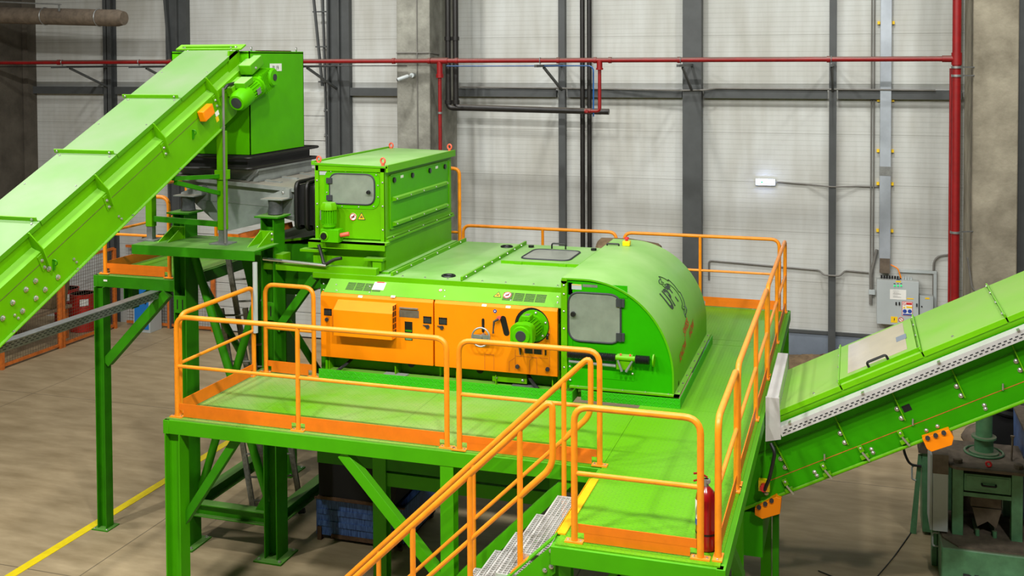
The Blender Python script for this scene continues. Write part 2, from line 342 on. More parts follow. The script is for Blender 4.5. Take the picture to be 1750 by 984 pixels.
def tag(o, label, cat, group=None, kind=None):
    o['label'] = label; o['category'] = cat
    if group: o['group'] = group
    if kind: o['kind'] = kind
    return o
def struct(name, mb, mt, label=None, bevel=0):
    o = obj(name, mb, mt, bevel=bevel); o['kind'] = 'structure'
    if label: o['label'] = label
    return o
def cp(src, parent, delta=(0,0,0), label=None):
    """copy of a part (and of its sub-parts) under another parent, shifted by delta"""
    c = src.copy(); C.objects.link(c); c.parent = parent; c.location = Vector(src.location)+Vector(delta)
    for k in src.children:
        d = k.copy(); C.objects.link(d); d.parent = c
    if label: c['label'] = label
    return c
_bolt = {}
def bolt(parent, p, n, r=0.014, mt='zinc', name='bolt'):
    """small domed hexagon bolt head at p, facing n"""
    n = Vector(n).normalized(); key = (round(r, 4), mt)
    if key not in _bolt:
        b = MB(); b.rev((0,0,0), (0,0,1), [(0, r*1.25), (r*0.25, r*1.25), (r*0.26, r*0.95), (r*0.9, r*0.85), (r*1.15, r*0.4)], 8)
        me = bpy.data.meshes.new(name); me.from_pydata([tuple(v) for v in b.v], [], b.f); me.materials.append(M[mt]); me.update(); _bolt[key] = me
    o = bpy.data.objects.new(name, _bolt[key]); C.objects.link(o); o.parent = parent
    o.location = Vector(p)-root_of(parent).location; o.rotation_mode = 'QUATERNION'; o.rotation_quaternion = n.to_track_quat('Z', 'Y')
    return o
def text(s, size, mt, c, u, v, parent, name='lettering', mapf=None, ext=0.0, stretch=1.0, bold=0.0):
    cu = bpy.data.curves.new('t', 'FONT'); cu.body = s; cu.size = size; cu.align_x = 'CENTER'; cu.align_y = 'CENTER'; cu.offset = bold
    to = bpy.data.objects.new('t', cu); C.objects.link(to)
    bpy.context.view_layer.update()
    me = bpy.data.meshes.new_from_object(to.evaluated_get(bpy.context.evaluated_depsgraph_get()))
    bpy.data.objects.remove(to)
    c, u, v = Vector(c), Vector(u).normalized(), Vector(v).normalized(); mb = MB()
    mb.v = [(mapf(q.co.x*stretch, q.co.y) if mapf else c+u*(q.co.x*stretch)+v*q.co.y) for q in me.vertices]; mb.f = [tuple(p.vertices) for p in me.polygons]
    bpy.data.meshes.remove(me)
    return obj(name, mb, mt, parent)
XA, YA, ZA = Vector((1,0,0)), Vector((0,1,0)), Vector((0,0,1))
FL = 0.0; PZ = 2.61

# ================================================================ ROOM
WY = 22.5
struct('floor', MB().box(-20.6, 9, -2, 23, -0.2, 0), 'floor')
struct('wall_back', MB().box(-20.6, 9, WY, WY+0.3, 0, 14), 'panel')
struct('wall_left', MB().box(-20.6, -20.0, -2, WY, 0, 14), 'concrete_dark')
tag(obj('floor_stripe', MB().box(-10.2, -10.06, 3, 21.5, 0.0, 0.006), 'stripe'), 'yellow painted line along the bare concrete floor', 'floor marking')
struct('trim_1', MB().box(-10.9, 9, WY-0.03, WY, 0, 0.93), 'plinth')
struct('trim_2', MB().box(-10.9, 9, WY-0.06, WY, 0.93, 0.99), 'steel_grey')
# girts
g = MB()
for x0, x1 in ((-19.95, -17.7), (-17.35, -15.85), (-11.0, -9.25), (-8.4, -6.1), (-5.85, -3.4), (-2.95, -0.5), (-0.3, 1.98)):
    g.box(x0, x1, WY-0.14, WY, 5.68, 5.82); g.box(x0, x1, WY-0.14, WY-0.12, 5.82, 5.86)
struct('trim_3', g, 'steel_grey')
# steel columns of the wall frame
def hcol(n, xc, wd, dp=0.24, z1=14, z0=0):
    b = MB(); y1 = WY; y0 = WY-dp; t = 0.02
    b.box(xc-wd/2, xc+wd/2, y0, y0+t, z0, z1); b.box(xc-wd/2, xc+wd/2, y1-t, y1, z0, z1); b.box(xc-t/2, xc+t/2, y0, y1, z0, z1)
    struct('trim_%d' % n, b, 'steel_grey')
struct('trim_4', MB().box(-3.36, -2.98, WY-0.3, WY, 0, 14), 'steel_grey'); hcol(5, -17.5, 0.22); 
struct('trim_6', MB().box(-6.04, -5.9, WY-0.16, WY, 0, 14), 'steel_grey')
struct('trim_7', MB().box(-0.47, -0.33, WY-0.16, WY, 0, 14), 'steel_grey')
struct('trim_8', MB().box(-19.98, -19.82, WY-0.3, WY, 0, 14), 'concrete_dark')
# concrete columns
struct('trim_9', MB().box(-9.17, -8.42, 20.9, WY, 0, 14), 'concrete', bevel=0.02)
struct('trim_10', MB().box(2.03, 2.78, 20.9, WY, 0, 14), 'concrete_warm', bevel=0.02)
struct('trim_11', MB().box(2.78, 3.4, 21.3, 21.6, 0, 14), 'steel_grey')
# big sectional door with its frame
b = MB()
for xx in (-15.55, -11.25):
    b.box(xx-0.27, xx+0.27, WY-0.16, WY, 0, 14); b.box(xx-0.24, xx-0.20, WY-0.26, WY-0.16, 0, 14); b.box(xx+0.02, xx+0.06, WY-0.24, WY-0.16, 0, 14)
struct('trim_12', b, 'steel_grey')
d1 = MB(); 
for k in range(10): d1.box(-15.28, -11.52, WY-0.10, WY-0.02, 0.03+k*0.575, 0.595+k*0.575)
dr = struct('door_1', d1, 'panel', bevel=0.008)
d2 = MB().box(-15.28, -11.52, WY-0.09, WY-0.03, 0, 5.75); obj('seal', d2, 'black', dr)
rt = MB().bar((-11.62, WY-0.22, 9), (-11.45, WY-0.22, 0.4), 0.04, 0.05, (0,1,0)).bar((-11.9, WY-0.3, 9), (-11.62, WY-0.24, 5.9), 0.05, 0.05, (0,1,0)).bar((-15.85, WY-0.3, 9), (-15.62, WY-0.24, 5.6), 0.06, 0.05, (0,1,0))
for z in (6.0, 6.8, 7.6): rt.bar((-11.95+0.08*(9-z)/1, WY-0.26, z), (-11.5, WY-0.26, z), 0.03, 0.03)
obj('track', rt, 'steel_grey', dr)
for z in (5.3, 4.72, 4.15, 3.57):
    obj('hinge', MB().box(-11.62, -11.50, WY-0.18, WY-0.1, z, z+0.08).cyl((-11.6, WY-0.2, z+0.04), (-11.5, WY-0.2, z+0.04), 0.03, 8), 'steel', dr)

# ---------------------------------------------------------------- pipes and services on the wall
PY = 20.7; PZ_ = 6.47
t = thing('sprinkler_pipe', 'long red sprinkler main running level along the whole back wall', 'pipe', (-9, PY, 6.4))
b = MB().cyl((-19.95, PY, PZ_), (1.62, PY, PZ_), 0.048, 14); obj('pipe_run', b, 'red_pipe', t)
for x in (-17.6, -14.6, -11.5, -9.15, -8.35, -7.75, -5.6, -4.85, -4.55, -3.2, -0.45):
    obj('coupling', MB().cyl((x-0.03, PY, PZ_), (x+0.03, PY, PZ_), 0.062, 14), 'red_pipe', t)
def bracket(x, y1=WY-0.16, label='', y0=20.35):
    t = thing('pipe_bracket', label, 'bracket', (x, y1, 5.9), 'cantilever brackets under the red sprinkler main')
    obj('arm', MB().bar((x, y1, 6.36), (x, y0, 6.36), 0.05, 0.05), 'steel_grey', t)
    obj('strut', MB().bar((x, y0+0.6, 6.33), (x, y1, 5.84), 0.045, 0.045), 'steel_grey', t)
    obj('clamp', MB().ring((x, PY, PZ_), (1,0,0), 0.056, 0.008, 16, 6).bar((x, PY, 6.42), (x, PY, 6.36), 0.02, 0.02), 'steel', t)
bracket(-17.5, label='leftmost grey bracket carrying the red main, beside the big round duct')
bracket(-15.4, label='grey bracket with diagonal strut just left of the conveyor head')
bracket(-11.3, label='grey bracket with diagonal strut right of the green hopper, on the door post')
bracket(-5.97, label='grey bracket on the slim post left of the black pipe pair')
bracket(-3.17, WY-0.3, 'grey bracket on the wide steel column right of the short red drop')
bracket(-0.4, label='grey bracket on the slim post left of the silver duct')
# thin line beside
tag(obj('thin_pipe', MB().bent([(-19.9, PY+0.12, 6.37), (-8.9, PY+0.12, 6.37)], 0.011, 0.03, 6), 'black_pipe'), 'thin dark line below the red main, left of the concrete column', 'pipe')
tag(obj('thin_pipe', MB().bent([(-8.05, PY+0.2, 6.36), (-5.0, PY+0.2, 6.36), (-4.93, PY+0.2, 6.3), (-4.93, PY+0.2, 5.35)], 0.014, 0.08, 6), 'blue_pipe'), 'thin blue line turning down beside the short red drop', 'pipe')
# red drops
t = thing('red_drop_pipe', 'red vertical pipe with tee descending in front of the grey concrete column', 'pipe', (-8.1, PY, 3))
obj('pipe_run', MB().cyl((-8.12, PY, 3.0), (-8.12, PY, 6.45), 0.038, 12), 'red_pipe', t)
obj('tee', MB().cyl((-8.12, PY, 6.47), (-8.12, PY, 6.12), 0.062, 12).cyl((-8.3, PY, PZ_), (-7.94, PY, PZ_), 0.064, 12).cyl((-8.12, PY, 6.2), (-8.12, PY, 6.12), 0.078, 12), 'red_pipe', t)
obj('clamp', MB().cyl((-8.12, PY, 5.38), (-8.12, PY, 5.42), 0.05, 12), 'steel', t)
t = thing('red_drop_pipe', 'short red branch dropping to an elbow by the black pipe pair', 'pipe', (-4.76, PY, 5.3))
obj('pipe_run', MB().bent([(-4.76, PY, 6.45), (-4.76, PY, 5.47), (-5.0, PY, 5.47)], 0.035, 0.07, 12), 'red_pipe', t)
obj('tee', MB().cyl((-4.76, PY, 6.47), (-4.76, PY, 6.28), 0.058, 12).cyl((-4.76, PY, 6.32), (-4.76, PY, 6.28), 0.072, 12), 'red_pipe', t)
obj('valve', MB().cyl((-5.06, PY, 5.47), (-4.94, PY, 5.47), 0.05, 12).cyl((-5.0, PY, 5.47), (-5.0, PY-0.09, 5.47), 0.03, 10), 'red_pipe', t)
t = thing('red_riser_pipe', 'thick dark red riser standing from floor up beside the right concrete column', 'pipe', (1.74, PY, 0))
obj('pipe_run', MB().cyl((1.74, PY, 0), (1.74, PY, 14), 0.075, 16), 'red_pipe', t)
obj('second_run', MB().cyl((1.66, PY+0.1, 0), (1.66, PY+0.1, 6.3), 0.03, 10), 'red_pipe', t)
for z in (6.3, 6.15, 3.35): obj('clamp', MB().cyl((1.74, PY, z), (1.74, PY, z+0.04), 0.09, 16).bar((1.74, PY, z+0.02), (2.05, PY+0.2, z+0.02), 0.02, 0.02), 'steel', t)
obj('tee', MB().cyl((1.50, PY, PZ_), (1.74, PY, PZ_), 0.062, 14).cyl((1.74, PY, 6.36), (1.74, PY, 6.58), 0.09, 14), 'red_pipe', t)
# black drain pipes
t = thing('black_drain_pipe', 'pair of black drain pipes coming down beside the column and turning along the wall', 'pipe', (-8.1, 21.6, 5.4))
for dx in (0, 0.17): obj('pipe_run', MB().bent([(-8.24+dx, 21.5, 14), (-8.24+dx, 21.5, 5.47+dx*0.1), (-4.75-dx, 21.5, 5.42)], 0.062, 0.1, 12), 'black_pipe', t)
for z in (6.9, 5.55): obj('collar', MB().cyl((-8.24, 21.5, z), (-8.24, 21.5, z+0.08), 0.08, 12).cyl((-8.07, 21.5, z), (-8.07, 21.5, z+0.08), 0.08, 12), 'black_pipe', t)
for x, l in ((-5.5, 'left black pipe of the vertical pair running full height of the wall'), (-5.35, 'right black pipe of the vertical pair running full height of the wall')):
    tag(obj('black_riser_pipe', MB().cyl((x, 22.3, 0), (x, 22.3, 14), 0.052, 12), 'black_pipe'), l, 'pipe', 'vertical black pipe pair')
# round air duct, top left
t = thing('air_duct', 'big dusty round air duct hanging in the top left corner', 'duct', (-17.5, 20, 7.3))
obj('duct_body', MB().rev((-20.5, 20, 7.62), (-15.25, 20, 7.43), [(0, 0.19), (0.97, 0.185), (1, 0.15)], 24), 'dusty', t)
for x in (-19.0, -17.35, -15.9):
    z = 7.62-(x+20.5)*0.036; obj('strap', MB().ring((x, 20, z), (1,0,0), 0.195, 0.012, 24, 6), 'steel', t)
obj('hanger_rail', MB().bar((-19.9, 19.8, 7.93), (-16.75, 19.8, 7.75), 0.04, 0.03).bar((-16.8, 19.8, 7.75), (-16.8, 19.8, 7.6), 0.03, 0.03), 'steel', t)
# security camera
t = thing('security_camera', 'small white camera bracketed on the face of the concrete column', 'camera', (-8.85, 20.75, 6.1))
obj('mount', MB().cyl((-8.78, 20.9, 6.17), (-8.78, 20.78, 6.17), 0.05, 12).bar((-8.78, 20.8, 6.17), (-8.84, 20.62, 6.14), 0.03, 0.03), 'cab', t)
obj('camera_body', MB().rev((-8.78, 20.62, 6.16), (-8.98, 20.5, 6.08), [(0, 0.03), (0.1, 0.045), (0.9, 0.045), (1, 0.035)], 14), 'cab', t)
obj('lens', MB().rev((-8.98, 20.5, 6.08), (-8.99, 20.494, 6.076), [(0, 0.032), (1, 0.03)], 12), 'black', t)
def line(name, pts, r, mt, label, cat='cable', bend=0.06):
    return tag(obj(name, MB().bent(pts, r, bend, 8), mt), label, cat)
line('conduit', [(-8.7, 20.885, 3.5), (-8.7, 20.885, 14)], 0.012, 'cable', 'thin conduit running up the face of the left concrete column', 'conduit')
line('conduit', [(-9.17, 20.885, 6.64), (-8.42, 20.885, 6.64), (-8.405, 21.4, 6.6)], 0.012, 'cable', 'thin conduit wrapped across the left concrete column above the red main', 'conduit')
line('cable_run', [(-8.35, WY-0.17, 5.89), (-5.0, WY-0.17, 5.86), (-3.4, WY-0.33, 5.84), (-2.9, WY-0.33, 5.85), (-2.7, WY-0.17, 5.88), (1.5, WY-0.17, 5.86)], 0.018, 'cable', 'bundle of grey cable lying along the top of the wall girt')
line('cable_run', [(-1.5, WY-0.03, 3.98), (-0.9, WY-0.03, 3.95), (-0.4, WY-0.19, 3.93), (0.1, WY-0.03, 3.94), (0.48, WY-0.03, 3.94)], 0.016, 'cable', 'cable feeding the lit emergency light from the silver duct')
line('cable_run', [(-2.85, WY-0.03, 1.9), (-2.85, WY-0.03, 2.3), (-0.65, WY-0.03, 2.22), (-0.55, WY-0.2, 2.16), (-0.25, WY-0.2, 2.16), (-0.15, WY-0.03, 2.24), (0.3, WY-0.03, 2.22)], 0.018, 'cable', 'grey cable along the lower wall behind the platform rail')
for x, l in ((0.33, 'left one of the two thin conduits just left of the silver duct'), (0.38, 'right one of the two thin conduits just left of the silver duct')):
    line('conduit', [(x, WY-0.05, 1.75), (x, WY-0.05, 14)], 0.014, 'cable', l, 'conduit')
for x, l in ((1.86, 'conduit between the red riser and the right concrete column, left one'), (1.94, 'conduit between the red riser and the right concrete column, right one')):
    line('conduit', [(x, WY-0.1, 0), (x, WY-0.1, 14)], 0.02, 'steel_grey', l, 'conduit')
line('conduit', [(1.5, WY-0.04, 1.3), (1.5, WY-0.04, 2.62), (1.95, WY-0.04, 2.68)], 0.02, 'cable', 'grey conduit hooping up right of the small wall cabinet', 'conduit', 0.2)
line('conduit', [(1.96, 20.86, 2.9), (2.05, 20.86, 2.3), (3.0, 20.86, 2.25)], 0.018, 'cable', 'grey conduit across the foot of the right concrete column', 'conduit', 0.1)
# silver cable duct and control cabinets
t = thing('cable_duct', 'shiny silver vertical cable duct above the grey control cabinet', 'duct', (0.6, WY-0.1, 2.3))
obj('duct_body', MB().box(0.49, 0.70, WY-0.17, WY-0.03, 2.32, 14), 'duct', t, bevel=0.006)
obj('joint', MB().box(0.485, 0.705, WY-0.175, WY-0.03, 4.18, 4.36), 'steel', t)
obj('outlet', MB().box(0.50, 0.69, WY-0.18, WY-0.03, 2.26, 2.55), 'dusty', t)
for z in (7.15, 5.63, 4.63, 3.98, 3.05):
    for x in (0.46, 0.73): obj('fixing', MB().box(x-0.025, x+0.025, WY-0.07, WY-0.01, z, z+0.06), 'yellow', t)
t = thing('control_cabinet', 'large grey wall cabinet with three green lamps and safety signs', 'cabinet', (0.87, WY-0.15, 1.25))
cx0, cx1, cz0, cz1, cy = 0.45, 1.22, 1.27, 2.14, WY-0.27
obj('body', MB().box(cx0, cx1, cy+0.02, WY, cz0, cz1), 'cab', t, bevel=0.008)
dd = obj('door', MB().box(cx0, cx1, cy, cy+0.018, cz0, cz1), 'cab', t, bevel=0.005)
def onface(px, py, y=cy): p = at(px, py, Y=y); return p.x, p.z
for px in (1528.8, 1534.5, 1540):
    x, z = onface(px, 488); obj('indicator_lamp', MB().cyl((x, cy, z), (x, cy-0.02, z), 0.016, 12), 'led', t)
    obj('lamp_tag', MB().box(x-0.018, x+0.018, cy-0.003, cy, z+0.03, z+0.045), 'ink', t)
def sign(px0, py0, px1, py1, mt, name='sign', y=None, par=None, th=0.003):
    y = cy if y is None else y; p = at(px0, py0, Y=y); q = at(px1, py1, Y=y)
    return obj(name, MB().box(p.x, q.x, y-th, y, q.z, p.z), mt, par or t)
sign(1521, 494, 1548.5, 512.5, 'white', 'paper_sheet'); sign(1531, 479.5, 1539.5, 482.5, 'yellow', 'warning_label'); sign(1532, 476.3, 1537.5, 478.4, 'ink', 'name_tag')
for k in range(7): sign(1526, 496.5+k*1.8, 1526+random.choice((8, 11, 14)), 497.0+k*1.8, 'ink', 'printed_line', cy-0.003)
sign(1549.5, 509, 1561.5, 511.5, 'yellow', 'warning_label')
sg = sign(1541.5, 515, 1559.5, 540, 'red', 'safety_sign'); sign(1542.3, 515.8, 1558.8, 539.3, 'white', 'sign_face', cy-0.003)
sign(1548.5, 517, 1558.5, 521, 'red', 'red_panel', cy-0.006); sign(1549, 523.2, 1558.8, 526.6, 'yellow', 'yellow_panel', cy-0.006); sign(1543, 535.6, 1558.8, 539, 'blue', 'blue_panel', cy-0.006)
for px, py, mt in ((1545.2, 519, 'red'), (1546.2, 531.5, 'blue'), (1554.8, 531.8, 'blue')):
    x, z = onface(px, py)
    if mt == 'red': obj('prohibition_ring', MB().ring((x, cy-0.007, z), (0,1,0), 0.024, 0.004, 20, 6).bar((x-0.018, cy-0.007, z+0.018), (x+0.018, cy-0.007, z-0.018), 0.005, 0.005, (0,1,0)), 'red', t)
    else: obj('mandatory_disc', MB().cyl((x, cy-0.006, z), (x, cy-0.009, z), 0.038, 18).rev((x+0.004, cy-0.009, z-0.003), (x+0.004, cy-0.0095, z-0.003), [(0, 0.018), (1, 0.016)], 10), 'blue', t)
x, z = onface(1545.2, 525); obj('warning_triangle', MB().prism([(x-0.025, z-0.018), (x+0.025, z-0.018), (x, z+0.024)], 'Y', cy-0.009, cy-0.006), 'yellow', t)
sign(1522.5, 540.5, 1533.8, 551.5, 'yellow', 'warning_label')
x, z = onface(1528.2, 545.5); obj('lightning_bolt', MB().prism([(x-0.01, z), (x+0.012, z+0.045), (x+0.006, z+0.008), (x+0.016, z+0.008), (x-0.008, z-0.045), (x-0.002, z-0.004)], 'Y', cy-0.005, cy-0.003), 'ink', t)
x, z = onface(1539.8, 546); obj('prohibition_ring', MB().ring((x, cy-0.004, z), (0,1,0), 0.042, 0.006, 22, 6).bar((x-0.03, cy-0.004, z+0.03), (x+0.03, cy-0.004, z-0.03), 0.01, 0.006, (0,1,0)), 'red', t)
obj('prohibition_disc', MB().cyl((x, cy, z), (x, cy-0.003, z), 0.042, 20), 'white', t)
for px in (1531.5, 1537): x, z = onface(px, 518.5); obj('key_switch', MB().box(x-0.012, x+0.012, cy-0.02, cy, z-0.03, z+0.03), 'black', t)
x, z = onface(1566.7, 521); obj('latch', MB().box(x-0.014, x+0.014, cy-0.02, cy, z-0.03, z+0.03), 'ink', t)
for k in range(12): xx = 0.54+k*0.05; obj('cable_gland', MB().cyl((xx, WY-0.1, 2.13), (xx, WY-0.1, 2.2), 0.017, 8), 'black' if k < 8 else 'cab', t)
line('cable_run', [(0.70, WY-0.1, 2.42), (0.84, WY-0.12, 2.36), (0.9, WY-0.12, 2.17)], 0.013, 'orange', 'short orange cable curling from the silver duct into the cabinet top')
line('cable_run', [(0.34, WY-0.06, 1.6), (0.34, WY-0.06, 2.2), (0.45, WY-0.06, 2.7)], 0.03, 'cable', 'grey cable bundle left of the large control cabinet')
tag(obj('junction_box', MB().box(0.30, 0.42, WY-0.1, WY, 1.80, 1.9), 'cab', bevel=0.005), 'small grey junction box at the left edge of the control cabinet', 'box')
tag(obj('cable_channel', MB().box(0.85, 1.56, WY-0.06, WY-0.002, 2.27, 2.33).box(1.50, 1.56, WY-0.06, WY-0.002, 1.2, 2.27), 'cab', bevel=0.004), 'white square cable channel turning down right of the control cabinet', 'cable channel')
t = thing('small_cabinet', 'small grey wall cabinet with yellow tag, right of the large one', 'cabinet', (1.4, WY-0.1, 1.2))
obj('body', MB().box(1.24, 1.49, WY-0.18, WY, 1.2, 1.86), 'cab', t, bevel=0.006); obj('door', MB().box(1.24, 1.49, WY-0.2, WY-0.182, 1.2, 1.86), 'cab', t, bevel=0.004)
obj('warning_label', MB().box(1.34, 1.42, WY-0.204, WY-0.2, 1.80, 1.83), 'yellow', t); obj('lock', MB().cyl((1.28, WY-0.2, 1.65), (1.28, WY-0.215, 1.65), 0.014, 10), 'black', t)
# emergency light
t = thing('emergency_light', 'glowing white emergency light mounted on the panelled back wall', 'light', (-1.72, WY, 3.93))
obj('housing', MB().box(-1.91, -1.51, WY-0.05, WY, 3.90, 4.04), 'cab', t, bevel=0.006)
obj('diffuser', MB().box(-1.89, -1.53, WY-0.075, WY-0.05, 3.92, 4.02), 'glow', t, bevel=0.008)
obj('pictogram', MB().box(-1.80, -1.76, WY-0.078, WY-0.075, 3.95, 3.99).prism([(-1.72, 3.95), (-1.68, 3.97), (-1.72, 3.99)], 'Y', WY-0.078, WY-0.075), 'led', t)

# ================================================================ RAILINGS
def railing(label, A, B, z, mids=(), toe=True, h=1.1, midh=0.56, group='orange railing sections round the big platform', rake=0, legs=(True, True), toelen=None):
    A = Vector((A[0], A[1], z)); B = Vector((B[0], B[1], z+rake)); d = (B-A); L = d.length; d = d.normalized(); n = Vector((0,0,1)).cross(d)
    t = thing('railing', label, 'railing', (A+B)/2, group)
    up = ZA*h
    pts = [A, A+up, B+up, B]
    obj('top_tube', MB().bent(pts, 0.0275, 0.13, 12), 'orange_rail', t)
    obj('mid_rail', MB().cyl(A+ZA*midh, B+ZA*midh, 0.019, 10), 'orange_rail', t)
    for f in mids: p = A+d*(L*f); obj('post', MB().cyl(p, p+up, 0.0245, 12), 'orange_rail', t)
    fs = [0.0, 1.0]+list(mids)
    for f in fs:
        p = A+d*(L*f); q = obj('foot_plate', MB().obox(p+ZA*0.006, d, n, ZA, 0.075, 0.038, 0.006), 'orange_rail', t)
        for s in (-1, 1): bolt(q, p+d*(0.052*s)+ZA*0.012, ZA, 0.009)
    if toe:
        e = MB(); st = sorted(fs)
        for f0, f1 in zip(st[:-1], st[1:]):
            a = A+d*(L*f0+0.03); c = A+d*(L*f1-0.03); e.obox((a+c)/2+ZA*0.115, d, n, ZA, (c-a).length/2, 0.004, 0.035)
            e.obox((a+c)/2+ZA*0.045, d, n, ZA, (c-a).length/2-0.05, 0.004, 0.036)
        obj('toe_board', e, 'orange_toe', t)
    return t
railing('front orange railing, left section, over the long front edge', (-7.03, 10.02), (-3.87, 10.0), PZ, (0.47,))
railing('short orange railing along the left end of the platform', (-7.06, 10.12), (-7.04, 11.62), PZ)
railing('short orange railing at the back of the left platform end, beside the orange panels', (-6.98, 11.80), (-6.30, 11.78), PZ)
railing('front orange railing, right section, ending at the stairhead', (-3.73, 9.98), (-2.30, 9.98), PZ)
railing('nearest orange railing, across the landing in front', (-2.13, 8.33), (-1.12, 8.33), PZ)
railing('orange railing on the right edge beside the fire extinguisher, nearest section', (-0.99, 8.38), (-0.99, 9.76), PZ)
railing('orange railing on the right edge, middle section beside the silver tray', (-0.99, 9.88), (-0.99, 13.30), PZ, (0.55,))
railing('orange railing on the right edge, far section', (-0.99, 13.42), (-0.99, 16.88), PZ, (0.47,))
railing('far orange railing along the back edge, right section', (-1.08, 16.96), (-3.50, 16.96), PZ, (0.5,))
railing('far orange railing along the back edge, left section behind the machine', (-3.63, 16.96), (-6.25, 16.96), PZ, (0.47,))
b = MB().bent([(-5.64, 15.15, PZ), (-5.64, 15.15, 4.86), (-6.24, 15.15, 4.86), (-6.24, 15.15, PZ)], 0.0275, 0.1, 12)
t = thing('railing', 'tall orange rail standing behind the upper feed box', 'railing', (-5.9, 15.15, PZ)); obj('top_tube', b, 'orange_rail', t); obj('mid_rail', MB().cyl((-5.64, 15.15, 3.9), (-6.24, 15.15, 3.9), 0.019, 10), 'orange_rail', t)

# ================================================================ BIG PLATFORM
t = thing('access_platform', 'big green steel platform with tread plate deck around the machine', 'platform', (-4, 12, 0)); plat = t
for (x0, x1, y0, y1) in ((-7.12, -6.25, 9.95, 11.93), (-6.247, -4.6, 9.95, 11.75), (-4.597, -2.274, 9.95, 11.75), (-2.27, -0.96, 8.24, 11.86), (-1.84, -0.96, 11.863, 14.7), (-6.3, -0.96, 14.98, 17.05), (-1.88, -0.96, 14.71, 14.97)):
    obj('deck_plate', MB().box(x0, x1, y0, y1, PZ-0.012, PZ), 'tread', t)
def beam(p, q, mt='green_bright', w=0.07, h=0.15, nm='edge_beam'): return obj(nm, MB().bar(p, q, w, h), mt, plat, bevel=0.004)
zb = PZ-0.012-0.075
beam((-7.14, 9.96, zb), (-2.27, 9.96, zb)); beam((-2.30, 8.25, zb), (-0.93, 8.25, zb)); beam((-0.95, 8.21, zb), (-0.95, 17.08, zb)); beam((-7.11, 9.92, zb), (-7.11, 11.95, zb)); beam((-2.27, 8.29, zb), (-2.27, 9.92, zb))
beam((-6.3, 17.05, zb), (-0.93, 17.05, zb)); beam((-7.14, 11.93, zb), (-6.3, 11.93, zb)); beam((-6.3, 11.70, zb), (-0.98, 11.70, zb), 'green_dark'); beam((-4.6, 10.0, zb), (-4.6, 11.66, zb), 'green_dark')
def leg(x, y, w=0.13, d=0.13, z1=PZ-0.16, mt='green_bright', base=True):
    l = obj('leg', MB().ibeam((x, y, 0.012), (x, y, z1), w, d, 0.012, (0,1,0)), mt, plat)
    if base:
        q = obj('base_plate', MB().box(x-0.14, x+0.14, y-0.14, y+0.14, 0, 0.015), mt, l)
        for a in (-1, 1):
            for c in (-1, 1): bolt(q, (x+a*0.1, y+c*0.1, 0.015), ZA, 0.013)
obj('leg', MB().ibeam((-7.03, 10.0, 0.012), (-7.03, 10.0, PZ-0.16), 0.17, 0.19, 0.014, (1,0,0)), 'green_bright', plat); leg(-3.85, 10.0, 0.14, 0.14); leg(-5.37, 11.7, 0.17, 0.14); leg(-3.2, 11.7); leg(-1.0, 9.97, 0.1, 0.1); leg(-1.0, 13.4, 0.12, 0.12); leg(-1.0, 16.9); leg(-6.2, 16.9); leg(-2.2, 8.33, 0.1, 0.1); leg(-1.0, 8.33, 0.1, 0.1)
def brace(p, q, mt='green_bright', w=0.1, h=0.11): obj('brace', MB().bar(p, q, h, w, (0,1,0)), mt, plat, bevel=0.003)
brace((-5.02, 10.0, 2.44), (-3.9, 10.0, 1.25)); brace((-2.6, 10.0, 2.44), (-3.78, 10.0, 1.25)); brace((-6.98, 10.05, 1.45), (-6.3, 10.05, 2.44), 'green_steel', 0.09, 0.09)
brace((-1.75, 8.3, 2.44), (-1.05, 8.3, 1.7)); brace((-2.15, 8.3, 1.8), (-1.75, 8.3, 2.44)); 
obj('brace', MB().bar((-0.97, 8.95, 2.45), (-0.97, 9.93, 1.75), 0.08, 0.08, (1,0,0)), 'green_steel', plat)
obj('lower_beam', MB().bar((-6.2, 11.7, 1.72), (-2.4, 11.7, 1.72), 0.1, 0.22), 'green_dark', plat); obj('lower_beam', MB().bar((-5.37, 11.7, 1.5), (-3.2, 11.7, 1.5), 0.09, 0.16), 'green_bright', plat)
# kick skirt round the machine
sk = MB().box(-6.22, -3.03, 11.75, 11.76, PZ, PZ+0.12); obj('kick_skirt', sk, 'tread_skirt', plat)
obj('kick_skirt', MB().box(-2.95, -1.82, 11.86, 11.87, PZ, PZ+0.11), 'tread_skirt', plat); obj('kick_skirt', MB().box(-1.83, -1.82, 11.87, 14.75, PZ, PZ+0.11), 'tread_skirt', plat)
obj('kick_skirt', MB().box(-3.03, -3.02, 11.75, 12.0, PZ, PZ+0.12), 'green_dark', plat)
# yellow nosing at the stairhead
obj('yellow_nosing', MB().box(-2.31, -2.23, 8.42, 9.62, PZ, PZ+0.012).box(-2.315, -2.305, 8.42, 9.62, PZ-0.05, PZ+0.012), 'nosing', plat)

